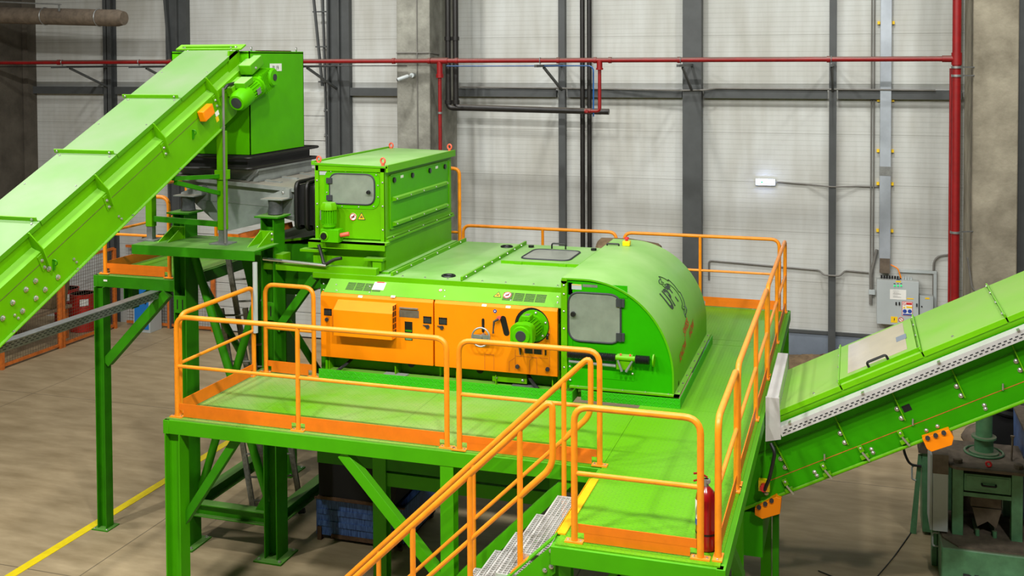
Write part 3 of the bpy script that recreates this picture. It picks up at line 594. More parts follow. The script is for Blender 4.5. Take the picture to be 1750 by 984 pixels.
# ================================================================ STAIRS
ang = math.atan2(1.0, 1.03)   # pitch of the flight
sx, sz = -2.31, PZ
def spt(s, y, up=0): return Vector((sx-s*math.cos(ang), y, sz-s*math.sin(ang)+up))
t = thing('staircase', 'steep green staircase with grey grating treads going down from the landing', 'staircase', (-3.5, 9.0, 0))
Lst = PZ/math.sin(ang)
for y in (8.30, 9.78):
    dz = 0.0 if y < 9 else -0.17; yf = y+(0.06 if y < 9 else -0.06)
    st = MB().prism([(sx+0.03, PZ-0.02+dz), (sx+0.02, PZ-0.02+dz), (sx+0.02-(Lst+dz)*math.cos(ang), 0.0), (sx+0.02-Lst*math.cos(ang)+0.26, 0), (sx+0.03, PZ-0.26)], 'Y', y-0.006, y+0.006)
    st.bar(spt(-0.02, yf, dz), spt(Lst+dz*1.4, yf, dz), 0.13, 0.01, (0.7, 0, 0.7))
    s_ = obj('stringer', st, 'green_bright', t)
    if y < 9:
        for px, py in ((942, 941), (931, 974), (942, 968)): q = at(px, py, Y=y-0.01); bolt(s_, q, (0,-1,0), 0.016)
nst = 12; rise = PZ/(nst+1)
for k in range(1, nst+1):
    zc = PZ-k*rise; xc = sx-k*rise/math.tan(ang)+0.02
    g_ = MB(); x0, x1 = xc-0.12, xc+0.12
    for i in range(7): xx = x0+0.24*i/6; g_.box(xx-0.003, xx+0.003, 8.43, 9.65, zc-0.02, zc)
    for i in range(32): yy = 8.44+i*1.20/31; g_.box(x0, x1, yy-0.003, yy+0.003, zc-0.010, zc-0.001)
    g_.box(x0-0.012, x0, 8.43, 9.65, zc-0.035, zc+0.003); g_.box(x1-0.01, x1, 8.43, 9.65, zc-0.035, zc)
    g_.box(x0, x1, 8.425, 8.43, zc-0.05, zc); g_.box(x0, x1, 9.65, 9.655, zc-0.05, zc)
    obj('tread', g_, 'tray', t)
def handrail(y, label, s_posts, top=1.1, x_top=-2.33):
    t = thing('stair_handrail', label, 'handrail', (-3.6, y, 0.2), 'orange handrails of the stair')
    sl = Vector((-math.cos(ang), 0, -math.sin(ang)))
    a = Vector((x_top, y, PZ+1.12)); e = a+sl*(Lst+0.1); lp = Vector((x_top, y, PZ+0.56)); 
    b2 = Vector((s_posts[0], y, 0)); b2.z = lp.z-(x_top-b2.x)*math.tan(ang)
    up_path = [b2, lp, a, e, e+Vector((-0.1, 0, -0.5))]
    obj('top_tube', MB().bent(up_path, 0.0275, 0.10, 12), 'orange_rail', t)
    m1 = Vector((e.x+0.05, y, 0)); m1.z = lp.z-(x_top-m1.x)*math.tan(ang)
    obj('mid_rail', MB().cyl(b2, m1, 0.019, 10), 'orange_rail', t)
    for x in s_posts:
        zt = a.z-(x_top-x)*math.tan(ang); z0 = PZ-(sx-x)*math.tan(ang)-(0.0 if y < 9 else 0.16)
        obj('post', MB().cyl((x, y, z0), (x, y, zt), 0.0245, 12), 'orange_rail', t)
        obj('foot_plate', MB().bar((x+0.07, y-0.02, z0+0.078), (x-0.07, y-0.02, z0-0.056), 0.07, 0.01, (0,0,1)), 'orange_rail', t)
handrail(8.40, 'near orange handrail of the stair, with round looped top', (-2.61, -3.05, -3.57, -4.2, -4.8))
handrail(9.74, 'far orange handrail of the stair, next to the platform edge', (-2.59, -3.5, -4.51))

# ================================================================ MAIN MACHINE
t = thing('shredder', 'large green machine with orange front panels and round-backed end cover', 'machine', (-4, 13.4, 0)); mach = t
FY = 12.02                                     # face of the orange panels
# body under the panels
bd = MB().box(-6.3, -3.2, 12.30, 14.95, 2.64, 3.74).box(-6.3, -6.27, 12.08, 12.30, 2.62, 3.55)
bd.prism([(12.06, 3.60), (12.30, 3.76), (12.30, 2.7), (12.10, 2.7), (12.10, 3.60)], 'X', -6.3, -6.28)
body = obj('body', bd, 'green_clean', t)
obj('base_beam', MB().box(-6.3, -1.9, 12.24, 12.30, 2.52, 2.80).box(-6.3, -1.9, 12.02, 12.24, 2.60, 2.625), 'green', t)
for x in (-6.25, -5.35, -4.55, -4.05, -3.35): obj('rib', MB().box(x-0.006, x+0.006, 12.08, 12.25, 2.62, 2.8), 'green', t)
for x in (-5.2, -4.3): obj('hole_cap', MB().cyl((x, 12.24, 2.74), (x, 12.225, 2.74), 0.045, 16), 'black', t)
obj('foot_block', MB().box(-5.5, -5.2, 11.98, 12.15, 2.62, 2.64), 'cab', t); obj('foot_block', MB().box(-3.85, -3.55, 11.98, 12.15, 2.62, 2.64), 'steel', t)
lb = obj('lower_bracket', MB().box(-4.1, -3.67, 12.10, 12.12, 2.66, 2.80), 'green', t)
for x in (-4.05, -3.72): bolt(lb, (x, 12.10, 2.70), (0,-1,0), 0.014)
line('hose', [(-5.95, 12.2, 2.8), (-6.0, 12.12, 2.72), (-6.1, 11.97, 2.64)], 0.02, 'cable_black', 'black hose hanging below the left orange panel', 'hose')
line('hose', [(-3.7, 12.15, 2.8), (-3.6, 12.08, 2.7), (-3.5, 12.0, 2.64)], 0.022, 'cable_black', 'black hose dropping below the right orange panel beside the end cover', 'hose')
# sloped green strip with grilles
sl = MB().prism([(12.045, 3.605), (12.27, 3.765), (12.28, 3.755), (12.055, 3.593)], 'X', -6.3, -3.18); slp = obj('sloped_panel', sl, 'green', t)
def slope_pt(px, py):
    """point of the sloped panel seen at a place"""
    a, d = CAM, AR*((px-875)/FPX)+AD*((py-PPY)/FPX)+AF
    p0 = Vector((0, 12.045, 3.605)); n = Vector((0, -0.16, 0.225)).normalized()
    return a+d*((p0-a).dot(n)/d.dot(n))
SN = Vector((0, -0.16, 0.225)).normalized(); SU = Vector((0, 0.225, 0.16)).normalized()
def on_slope(px0, py0, px1, py1, mt, name, th=0.003, par=None):
    p, q = slope_pt(px0, py0), slope_pt(px1, py1); c = (p+q)/2; 
    return obj(name, MB().obox(c+SN*th/2, XA, SU, SN, abs(q.x-p.x)/2, abs((q-p).dot(SU))/2, th/2), mt, par or t)
for (x0, x1) in ((-6.03, -5.55), (-3.98, -3.44)):
    gr = MB(); c0 = Vector((0, 12.10, 3.644)); c1 = Vector((0, 12.19, 3.708)) 
    for i in range(7):
        c = c0+(c1-c0)*(i/6)
        for k in range(4):
            w4 = (x1-x0)/4; gr.obox(Vector((x0+w4*(k+0.5), c.y, c.z))+SN*0.001, XA, SU, SN, w4*0.46, 0.0048, 0.0012)
    obj('vent_grille', gr, 'black', t)
for px in (553, 575, 632, 760, 873, 953):
    for py in (505-10, 485):
        q = slope_pt(px, py+(px-553)*0.055)
        if 3.61 < q.z < 3.76: bolt(slp, q, SN, 0.009)
on_slope(641, 482, 655, 496, 'white', 'label'); on_slope(645, 481.5, 657, 484, 'red', 'label_header', 0.005)
q = slope_pt(753, 496); obj('round_sign', MB().cyl(q, q+SN*0.004, 0.022, 18), 'white', t); obj('round_sign_ring', MB().ring(q+SN*0.004, SN, 0.020, 0.0025, 20, 5).obox(q+SN*0.006, XA, SU, SN, 0.003, 0.012, 0.001), 'red', t)
def warn(c, n, u, s, par):     # yellow warning triangle and round prohibition sign
    n, u = Vector(n).normalized(), Vector(u).normalized(); v = n.cross(u); 
    if v.z < 0: v = -v
    c = Vector(c); tri = [c-u*s-v*s*0.75, c+u*s-v*s*0.75, c+v*s]
    b = MB(); b.add([p+n*0.001 for p in tri]+[p+n*0.004 for p in tri], [(0,1,2),(3,4,5),(0,1,4,3),(1,2,5,4),(2,0,3,5)]); o = obj('warning_triangle', b, 'yellow', par)
    b = MB()
    for i in range(3): a, d = tri[i], tri[(i+1)%3]; b.bar(a+n*0.005, d+n*0.005, s*0.12, 0.002, n)
    b.obox(c+n*0.005, u, v, n, s*0.09, s*0.35, 0.001).obox(c+n*0.005-v*s*0.3, u, v, n, s*0.45, s*0.07, 0.001).obox(c+n*0.005+u*s*0.25-v*s*0.1, u, v, n, s*0.06, s*0.3, 0.001).obox(c+n*0.005-u*s*0.25-v*s*0.1, u, v, n, s*0.06, s*0.3, 0.001)
    obj('triangle_print', b, 'ink', par)
def prohib(c, n, u, s, par):
    n, u = Vector(n).normalized(), Vector(u).normalized(); v = n.cross(u); c = Vector(c)
    obj('prohibition_disc', MB().cyl(c, c+n*0.004, s, 22), 'white', par)
    obj('hand_print', MB().obox(c+n*0.005, u+v*0.4, v-u*0.4, n, s*0.45, s*0.24, 0.001).obox(c+n*0.005+v*s*0.2+u*s*0.2, u, v, n, s*0.12, s*0.3, 0.001), 'ink', par)
    obj('prohibition_ring', MB().ring(c+n*0.005, n, s*0.9, s*0.09, 22, 5).bar(c+n*0.006+(u+v)*s*0.6, c+n*0.006-(u+v)*s*0.6, s*0.14, 0.002, n), 'red', par)
warn(slope_pt(851, 504), SN, XA, 0.045, t); prohib(slope_pt(867, 504.5), SN, XA, 0.052, t)
# orange panels
def opanel(x0, x1):
    pr = [(FY, 2.80), (FY, 3.565), (FY+0.035, 3.61), (FY+0.06, 3.61), (FY+0.06, 2.80)]
    return obj('access_panel', MB().prism(pr, 'X', x0, x1), 'orange', t, bevel=0.004)
p1 = opanel(-6.33, -4.825); p2 = opanel(-4.805, -3.27)
def onp(px, py, y=FY): return at(px, py, Y=y)
def rect(par, px0, py0, px1, py1, mt, name, th=0.004, y=FY, bevel=0):
    p, q = onp(px0, py0, y), onp(px1, py1, y); return obj(name, MB().box(p.x, q.x, y-th, y+0.001, q.z, p.z), mt, par, bevel=bevel)
def latch(par, px, py):
    c = onp(px, py); w_, h_ = 0.052, 0.042; b = MB()
    b.box(c.x-w_, c.x+w_, FY-0.006, FY, c.z-h_, c.z-h_+0.008).box(c.x-w_, c.x+w_, FY-0.006, FY, c.z+h_-0.02, c.z+h_).box(c.x-w_, c.x-w_+0.008, FY-0.006, FY, c.z-h_, c.z+h_).box(c.x+w_-0.008, c.x+w_, FY-0.006, FY, c.z-h_, c.z+h_)
    o = obj('latch', b, 'black', par); obj('latch_pad', MB().prism([(FY-0.001, c.z-h_+0.008), (FY-0.004, c.z-h_+0.008), (FY-0.012, c.z+h_-0.02), (FY-0.001, c.z+h_-0.02)], 'X', c.x-w_+0.008, c.x+w_-0.008), 'ink', par)
latch(p1, 560.5, 533); latch(p1, 730.5, 546.5); latch(p2, 757, 548.5)
for par, px, py, lever in ((p1, 559, 545.5, 0), (p1, 731, 558, 1), (p2, 755.5, 559.5, 1)):
    c = onp(px, py); b = MB().cyl(c, c+V(0,-0.02,0), 0.023, 16)
    if lever: b.obox(c+V(-0.02,-0.02,0.018), XA, ZA, YA, 0.035, 0.005, 0.004)
    obj('key_lock', b, 'ink', par)
for px in (615, 671): rect(p1, px-4, 507.3, px+4, 511.3, 'white', 'label') if False else obj('label', MB().obox(onp(px, 507)+V(0,0.012,0.0), XA, V(0,0.035,0.045), V(0,-0.045,0.035), 0.028, 0.014, 0.002), 'white', p1)
for px in (827, 868): obj('label', MB().obox(onp(px, 522+(px-827)*0.07)+V(0,0.012,0), XA, V(0,0.035,0.045), V(0,-0.045,0.035), 0.028, 0.014, 0.002), 'white', p2)
# hood on the left panel
HY = FY-0.14; a = at(569, 529, Y=HY); b_ = at(670, 573, Y=HY); zt = a.z; zt2 = zt+0.10; zl = b_.z-0.06
obj('hood', MB().prism([(FY, zl), (HY, zl), (HY, zt), (FY, zt2)], 'X', a.x, b_.x), 'orange', p1, bevel=0.003)
gr = MB(); 
for i in range(2):
    for k in range(5): gr.box(b_.x, b_.x+0.002, HY+0.025+i*0.055, HY+0.065+i*0.055, zl+0.05+k*0.075, zl+0.11+k*0.075)
obj('hood_grille', gr, 'black', p1)
# observation windows
rect(p1, 682.5, 529, 716, 543.5, 'dusty', 'dusty_window'); rect(p1, 683.5, 524.5, 714.5, 528.8, 'steel', 'window_flap', 0.02)
c = rect(p1, 691.8, 549, 705, 582, 'black', 'dark_opening', 0.003); rect(p1, 693, 563, 704, 567, 'green_dark', 'opening_rib', 0.006); rect(p1, 693, 576, 704, 581, 'press_green', 'opening_rib', 0.006)
# right panel fittings
hw = onp(821.6, 576, FY-0.12); wh = obj('handwheel', MB().ring(hw, (0,-1,0.15), 0.108, 0.011, 36, 8), 'steel', t)
obj('wheel_spokes', MB().obox(hw, (1,0,0.02), (0,0,1), (0,1,0), 0.105, 0.028, 0.008).cyl(hw+V(0,-0.03,0), hw+V(0,0.12,0.0), 0.022, 12), 'steel', wh)
c = onp(825.7, 556); obj('slot', MB().plate(c, XA, ZA, 0.034, 0.17, 0.017, 0.003), 'black', p2)
c = onp(862.8, 556.5); obj('oval_window', MB().plate(c, (1,0,0.25), (-0.25,0,1), 0.072, 0.24, 0.036, 0.005), 'black', p2)
c = onp(846, 531.5); obj('round_sign', MB().cyl(c, c+V(0,-0.004,0), 0.022, 18), 'blue', p2); obj('round_sign_mark', MB().cyl(c+V(0,-0.004,0), c+V(0,-0.006,0), 0.008, 12), 'white', p2)
c = onp(852, 545, FY-0.03); lv = obj('lever', MB().sweep([c, c+V(-0.05,-0.02,-0.03), c+V(-0.06,-0.02,-0.13), c+V(-0.06,-0.02,-0.17)], [0.016, 0.014, 0.008, 0.012], 10), 'ink', p2); obj('lever_hub', MB().cyl(c+V(0,0.03,0.01), c+V(0,-0.01,0.01), 0.024, 14), 'ring_red', p2)
c = onp(937, 571); obj('hook', MB().bent([c, c+V(0,-0.04,0), c+V(0,-0.04,-0.05)], 0.016, 0.02, 8), 'black', p2)
rect(p2, 895.5, 594.5, 927.5, 605.5, 'orange_dull', 'vent_frame', 0.003)
gr = MB(); P0, P1 = onp(896, 595), onp(927, 605.5)
for i in range(7):
    for k in range(2): ww = (P1.x-P0.x)/2; z = P1.z+(P0.z-P1.z)*(i+0.5)/7; gr.box(P0.x+ww*k+0.01, P0.x+ww*(k+1)-0.01, FY-0.006, FY-0.003, z-0.004, z+0.004)
obj('vent_grille', gr, 'black', p2)
for px, py in ((889.5, 599), (933, 601)): c = onp(px, py); obj('handle', MB().box(c.x-0.008, c.x+0.008, FY-0.02, FY, c.z-0.035, c.z+0.035), 'black', p2)
for px, py in ((885, 625.5), (936.5, 630)): c = onp(px, py); obj('knob', MB().rev(c, c+V(0,-0.04,0), [(0, 0.012), (0.3, 0.012), (0.35, 0.026), (1, 0.022)], 12), 'ink', p2)
seam = MB()
def sline(pts):
    for (xa, ya), (xb, yb) in zip(pts[:-1], pts[1:]): seam.bar(onp(xa, ya, FY-0.0015), onp(xb, yb, FY-0.0015), 0.004, 0.002, (0,1,0))
sline([(828.3, 631), (828.3, 605), (844, 606.2), (844, 632)]); sline([(870, 634), (870, 618), (880, 611)]); sline([(905, 638), (905, 616), (910, 611), (917, 612), (917.5, 638)]); sline([(881, 608), (936, 612.5)]); sline([(940, 560), (939, 630)])
obj('panel_seam', seam, 'orange_dull', p2)
seam = MB(); sline([(880.5, 597), (880.5, 632)]); sline([(569, 530), (569, 573)]); obj('panel_seam', seam, 'orange_dull', p2)
# drive motor
c = onp(912, 556, FY); ax = YA*-1
mo = obj('drive_motor', MB().rev(c, c+ax*0.52, [(0, 0.185), (0.05, 0.185), (0.055, 0.13), (0.12, 0.13), (0.125, 0.105), (0.62, 0.105), (0.625, 0.125), (0.9, 0.125), (1.0, 0.10)], 28), 'green_clean', t)
fins = MB()
for k in range(22):
    an = 2*PI*k/22; u = XA*math.cos(an)+ZA*math.sin(an); fins.bar(c+ax*0.08+u*0.115, c+ax*0.32+u*0.115, 0.006, 0.03, u)
obj('cooling_fins', fins, 'green_clean', mo)
obj('terminal_box', MB().obox(c+ax*0.18+V(-0.02,0,0.135), XA, YA, ZA, 0.05, 0.075, 0.03), 'green_clean', mo, bevel=0.006)
obj('nameplate', MB().obox(c+ax*0.18+V(-0.02,0,0.167), XA, YA, ZA, 0.025, 0.04, 0.002), 'steel', mo)
obj('fan_grille', MB().rev(c+ax*0.52, c+ax*0.526, [(0, 0.062), (1, 0.058)], 24), 'ink', mo); obj('flange_gap', MB().rev(c+V(-0.02,0.0,0), c+V(-0.02,-0.006,0), [(0, 0.21), (1, 0.21)], 28), 'black', mo)
fp = [obj('fan_cover_lobe', MB().plate(c+ax*0.50, XA, ZA, 0.27, 0.25, 0.06, 0.17) if False else MB().plate(c+ax*0.5+V(0,0,0), (1,0,0), (0,0,1), 0.26, 0.25, 0.07, -0.13), 'green_clean', mo)]
for k in range(6): an = 2*PI*k/6+0.3; bolt(mo, c+ax*0.026+XA*0.16*math.cos(an)+ZA*0.16*math.sin(an), ax, 0.014)
line('cable_run', [c+V(0.02,-0.3,-0.12), c+V(-0.13,-0.32,-0.16), c+V(-0.16,-0.1,-0.18), c+V(-0.16,-0.02,-0.35)], 0.008, 'cable', 'thin grey cable looping below the green drive motor on the orange panel')
# top plates
def flange_x(y, x0, x1, z, par=None): pass
obj('top_plate', MB().box(-6.55, -4.56, 12.26, 14.98, 3.775, 3.80), 'green_dusty', t, bevel=0.004); obj('top_plate', MB().box(-4.54, -3.17, 12.26, 14.98, 3.775, 3.80), 'green_dusty', t, bevel=0.004)
obj('lip', MB().box(-6.55, -3.17, 12.235, 12.26, 3.735, 3.80), 'green', t)
tf = obj('seam_flange', MB().box(-4.565, -4.535, 12.28, 14.98, 3.80, 3.85), 'green', t, bevel=0.003)
for i in range(8): bolt(tf, (-4.535, 12.40+i*0.33, 3.83), (1,0,0), 0.013)
tf = obj('seam_flange', MB().box(-5.50, -5.47, 12.30, 14.98, 3.80, 3.85), 'green', t, bevel=0.003)
for i in range(6): bolt(tf, (-5.47, 12.42+i*0.46, 3.83), (1,0,0), 0.013)
for (px, py) in ((766.5, 472), (866, 422)):
    c = at(px, py, Z=3.80); obj('ring_cap', MB().ring(c+V(0,0,0.006), ZA, 0.075, 0.016, 28, 8).cyl(c, c+V(0,0,0.004), 0.07, 20), 'black', t)
for x in (-5.35, -5.05, -4.75, -4.3, -4.0, -3.65, -3.35): bolt(t, (x, 12.33, 3.80), ZA, 0.011)
# hatch on top
hx0, hx1, hy0, hy1 = -4.42, -3.37, 13.50, 14.70
h_ = obj('hatch', MB().box(hx0, hx1, hy0, hy1, 3.80, 3.825), 'green_dusty', t, bevel=0.004)
obj('hatch_rim', MB().box(hx0-0.02, hx1+0.02, hy0-0.015, hy0, 3.79, 3.84).box(hx1, hx1+0.015, hy0, hy1, 3.79, 3.85), 'green', h_)
obj('hatch_window', MB().plate((-3.92, 14.1, 3.825), XA, YA, 0.66, 0.72, 0.12, 0.008), 'window', h_)
obj('window_gasket', MB().bent([(-4.255, 13.73, 3.83), (-3.585, 13.73, 3.83), (-3.585, 14.47, 3.83), (-4.255, 14.47, 3.83)], 0.013, 0.13, 8, closed=True), 'ink', h_)
obj('hatch_handle', MB().bent([(-4.05, 14.6, 3.825), (-4.05, 14.6, 3.90), (-3.85, 14.6, 3.90), (-3.85, 14.6, 3.825)], 0.012, 0.03, 8), 'black', h_)
for x in (-4.36, -3.45): obj('hatch_knob', MB().cyl((x, 14.62, 3.825), (x, 14.62, 3.855), 0.04, 14), 'black', h_)
for x in (-4.2, -3.6): obj('hinge', MB().box(x-0.05, x+0.05, hy0-0.03, hy0, 3.80, 3.83), 'green', h_)
# rounded end cover
prof = []; R0x, ZT, ZB = -2.93, 3.985, 2.74
for i in range(25):
    a = PI/2*i/24; prof.append((R0x+1.03*math.sin(a)**1.0, (ZT-1.06)+1.06*math.cos(a)))
prof = [(-3.19, 3.985)]+prof+[(-1.90, ZB)]
CY0, CY1 = 11.95, 14.72
outer = prof; inner = [(x-0.012 if i > 12 else x, z-0.012) for i, (x, z) in enumerate(prof)]
sh = MB(); n = len(prof); vs = []
for y in (CY0-0.02, CY1): vs += [(x, y, z) for x, z in prof]+[(x*1.0-(0.02 if i >= n-3 else 0.02*i/(n-3)), y, z-(0.02 if i < n-3 else 0)) for i, (x, z) in enumerate(prof)]
fs = []
for i in range(n-1): fs += [(i, i+1, 2*n+i+1, 2*n+i), (n+i, 3*n+i, 3*n+i+1, n+i+1), (i, n+i, n+i+1, i+1), (2*n+i, 2*n+i+1, 3*n+i+1, 3*n+i)]
fs += [(0, 2*n, 3*n, n), (n-1, 2*n-1, 4*n-1, 3*n-1)]
sh.add(vs, fs); cov = obj('end_cover', sh, 'green_cover_top', t, sharp=50)
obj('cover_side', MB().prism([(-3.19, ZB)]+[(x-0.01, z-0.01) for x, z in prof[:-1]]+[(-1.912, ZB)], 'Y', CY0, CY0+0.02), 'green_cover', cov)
obj('cover_far_side', MB().prism([(-3.19, ZB)]+[(x-0.01, z-0.01) for x, z in prof[:-1]]+[(-1.912, ZB)], 'Y', CY1-0.03, CY1-0.01), 'green_clean', cov)
obj('cover_inner_side', MB().box(-3.19, -3.17, 12.0, CY1-0.03, 3.8, 3.97), 'green_clean', cov)
ef = obj('edge_flange', MB().box(-3.20, -3.13, CY0-0.03, CY0, 2.70, 3.95).plate((-3.165, CY0, 3.95), XA, ZA, 0.07, 0.07, 0.034, 0.03), 'green', cov)
for z in (2.78, 2.95, 3.15, 3.4, 3.6, 3.8, 3.9): bolt(ef, (-3.165, CY0-0.03, z), (0,-1,0), 0.011)
bf = obj('bottom_flange', MB().box(-3.1, -1.84, CY0-0.05, CY0, 2.725, 2.745).box(-1.90, -1.84, CY0-0.05, CY1+0.02, 2.725, 2.745), 'green', cov)
for i in range(9): bolt(bf, (-1.865, 12.05+i*0.32, 2.745), ZA, 0.012)
for i in range(5): bolt(bf, (-3.0+i*0.26, CY0-0.03, 2.745), ZA, 0.01)
# cover window
YF = CY0
wc = (at(972, 501, Y=YF)+at(1061, 584.5, Y=YF))/2; ww = at(1061, 540, Y=YF).x-at(972, 540, Y=YF).x; wz = at(1017, 501, Y=YF).z-at(1017, 584, Y=YF).z
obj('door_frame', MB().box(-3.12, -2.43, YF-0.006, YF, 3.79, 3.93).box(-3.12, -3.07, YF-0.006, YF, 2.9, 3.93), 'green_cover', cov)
cw = obj('cover_window', MB().plate((wc.x, YF, wc.z), XA, ZA, ww, wz, 0.10, 0.014), 'window', cov)
hw_, hz_ = ww/2, wz/2
obj('window_gasket', MB().bent([(wc.x-hw_, YF-0.01, wc.z-hz_), (wc.x+hw_, YF-0.01, wc.z-hz_), (wc.x+hw_, YF-0.01, wc.z+hz_), (wc.x-hw_, YF-0.01, wc.z+hz_)], 0.012, 0.14, 8, closed=True), 'ink', cov)
for dz in (0.19, -0.20):
    obj('hinge', MB().box(wc.x+hw_-0.05, wc.x+hw_-0.005, YF-0.03, YF-0.01, wc.z+dz-0.045, wc.z+dz+0.045).box(wc.x+hw_+0.005, wc.x+hw_+0.045, YF-0.03, YF, wc.z+dz-0.045, wc.z+dz+0.045).cyl((wc.x+hw_, YF-0.028, wc.z+dz-0.05), (wc.x+hw_, YF-0.028, wc.z+dz+0.05), 0.012, 10), 'ink', cov)
obj('knob', MB().rev((wc.x-hw_+0.06, YF-0.01, wc.z+0.03), (wc.x-hw_+0.06, YF-0.06, wc.z+0.03), [(0, 0.012), (0.4, 0.012), (0.45, 0.032), (1, 0.026)], 14), 'black', cov)
sign(977, 485, 994, 495, 'cab', 'nameplate', YF-0.006, cov); sign(977.5, 485.5, 993.5, 487.5, 'yellow', 'nameplate_band', YF-0.009, cov); sign(996, 485.5, 1021, 491.5, 'steel', 'rating_plate', YF-0.006, cov)
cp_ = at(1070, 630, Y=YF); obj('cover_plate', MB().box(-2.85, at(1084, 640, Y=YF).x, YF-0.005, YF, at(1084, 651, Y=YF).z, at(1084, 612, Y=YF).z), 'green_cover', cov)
for px, py in ((974, 626), (974.5, 649), (1081, 638.5)): bolt(cov, at(px, py, Y=YF-0.006), (0,-1,0), 0.012)
# bellows and bearing block on the cover side
def bellows(p, q, r, k, par):
    prof = []; 
    for i in range(2*k+1): prof.append((i/(2*k), r if i % 2 else r*0.8))
    return obj('bellows', MB().rev(p, q, prof, 22), 'black', par)
A_, B_ = at(970, 605, Y=YF-0.07), at(1052, 611, Y=YF-0.07); zc = (A_.z+B_.z)/2; zc = B_.z
bellows((A_.x, YF-0.07, zc), (B_.x, YF-0.07, zc), 0.048, 26, cov)
C_, D_ = at(1086, 614, Y=YF-0.07), at(1110, 615, Y=YF-0.07); bellows((C_.x, YF-0.07, zc), (D_.x, YF-0.07, zc), 0.052, 8, cov)
bb = obj('bearing_block', MB().box(B_.x+0.01, C_.x-0.04, YF-0.08, YF, zc-0.13, zc+0.03).cyl((B_.x, YF-0.07, zc), (C_.x, YF-0.07, zc), 0.03, 14), 'green', cov, bevel=0.003)
obj('flange_ring', MB().cyl((D_.x+0.04, YF-0.07, zc), (D_.x+0.055, YF-0.07, zc), 0.07, 20), 'green', bb)
for x in (B_.x+0.03, C_.x-0.03): obj('clamp_lever', MB().sweep([(x, YF-0.10, zc-0.02), (x+(0.05 if x < -2.4 else -0.07), YF-0.11, zc-0.14)], [0.012, 0.016], 8), 'steel', bb)
for x in (B_.x+0.06, C_.x-0.06): obj('red_cap', MB().cyl((x, YF-0.07, zc+0.03), (x, YF-0.07, zc+0.05), 0.012, 8), 'ring_red', bb)
obj('shaft_rod', MB().cyl((B_.x, YF-0.05, zc-0.1), (-3.1, YF-0.05, zc-0.09), 0.02, 10), 'steel', bb)
# emergency stop on the cover top
c = at(1071, 419, Z=3.99); eb = obj('emergency_stop', MB().box(c.x-0.05, c.x+0.05, c.y-0.05, c.y+0.05, 3.985, 4.05), 'eyellow', cov, bevel=0.008)
obj('stop_button', MB().rev((c.x, c.y, 4.05), (c.x, c.y, 4.10), [(0, 0.018), (0.4, 0.018), (0.45, 0.034), (1, 0.028)], 16), 'red', eb)
c = at(1055, 419.5, Z=3.99); obj('cover_handle', MB().bent([(c.x-0.14, c.y, 3.985), (c.x-0.14, c.y, 4.01), (c.x+0.02, c.y, 4.01), (c.x+0.02, c.y, 3.985)], 0.012, 0.02, 8), 'black', cov)
# lettering on the curve of the cover: u runs along Y, v down the arc
arc = [0.0]
for i in range(1, n): arc.append(arc[-1]+math.hypot(prof_x := 0, 0)) if False else arc.append(arc[-1]+math.dist(outer[i], outer[i-1]))
def on_cover(y, s, up=0.003):
    """point at distance s below the bottom edge measured up the arc"""
    s = arc[-1]-s; i = 0
    while i < n-2 and arc[i+1] < s: i += 1
    f = (s-arc[i])/(arc[i+1]-arc[i]); x = outer[i][0]+(outer[i+1][0]-outer[i][0])*f; z = outer[i][1]+(outer[i+1][1]-outer[i][1])*f
    dx, dz = outer[i+1][0]-outer[i][0], outer[i+1][1]-outer[i][1]; l = math.hypot(dx, dz); return Vector((x-dz/l*up, y, z+dx/l*up))
def locate(px, py):
    best = None
    for i in range(0, 60):
        for j in range(0, 80):
            y = 12+2.7*i/59; s = 1.9*j/79; p = on_cover(y, s)-CAM; d = p.dot(AF); e = (875+FPX*p.dot(AR)/d-px)**2+(PPY+FPX*p.dot(AD)/d-py)**2
            if best is None or e < best[0]: best = (e, y, s)
    return best[1], best[2]
def emblem(cy_, cs, R):
    """toothed half ring drawn as thin strokes around the letters"""
    b = MB(); 
    def P_(r, a): return on_cover(cy_+r*math.cos(a), cs+r*math.sin(a), 0.004)
    pts = []; teeth = 5; a0, a1 = math.radians(128), math.radians(-95)
    K = 60
    for i in range(K+1):
        f = i/K; a = a0+(a1-a0)*f; ph = (f*teeth) % 1.0; r = R*(1.28-0.20*ph) ; pts.append(P_(r, a))
    b.sweep(pts, 0.006, 4)
    pts = []
    for i in range(K+1):
        f = i/K; a = a0+(a1-a0)*f; r = R*(0.74+0.05*math.sin(f*PI*6) if (f < 0.15 or f > 0.85) else 0.74); pts.append(P_(r, a))
    b.sweep(pts, 0.005, 4)
    for a in (a0, a1): b.sweep([P_(R*0.74, a), P_(R*0.9, a+0.12), P_(R*1.08, a-0.05), P_(R*1.28, a)], 0.006, 4)
    for f in (0.08, 0.14, 0.85, 0.92): a = a0+(a1-a0)*f; b.sweep([P_(R*0.86, a), P_(R*0.98, a+0.1), P_(R*1.06, a)], 0.005, 4)
    return b
ly, ls = locate(1154, 504); ty, ts = locate(1145, 508)
obj('emblem', emblem(ly, ls, 0.235), 'logo_ink', cov, sharp=80)
text('URT', 0.32, 'logo_ink', (0,0,0), YA, ZA, cov, 'lettering', lambda x, y: on_cover(ty+x*1.0, ts+y, 0.004), stretch=1.0, bold=0.012)
for s_, px, py, k in (('SWISS', 1173, 560, 1.0), ('KNOW', 1168.5, 599, 1.0), ('HOW', 1181.5, 562, 1.0)):
    yy, ss = locate(px, py); text(s_, 0.13, 'red_ink', (0,0,0), YA, ZA, cov, 'lettering', lambda x, y: on_cover(yy+x*1.25, ss+y+x*0.16, 0.004), bold=0.003)
# ribbon at left under the feed box: left end frame of the machine
obj('end_frame', MB().box(-6.5, -6.3, 12.35, 14.9, 2.3, 3.76), 'green_steel', t)

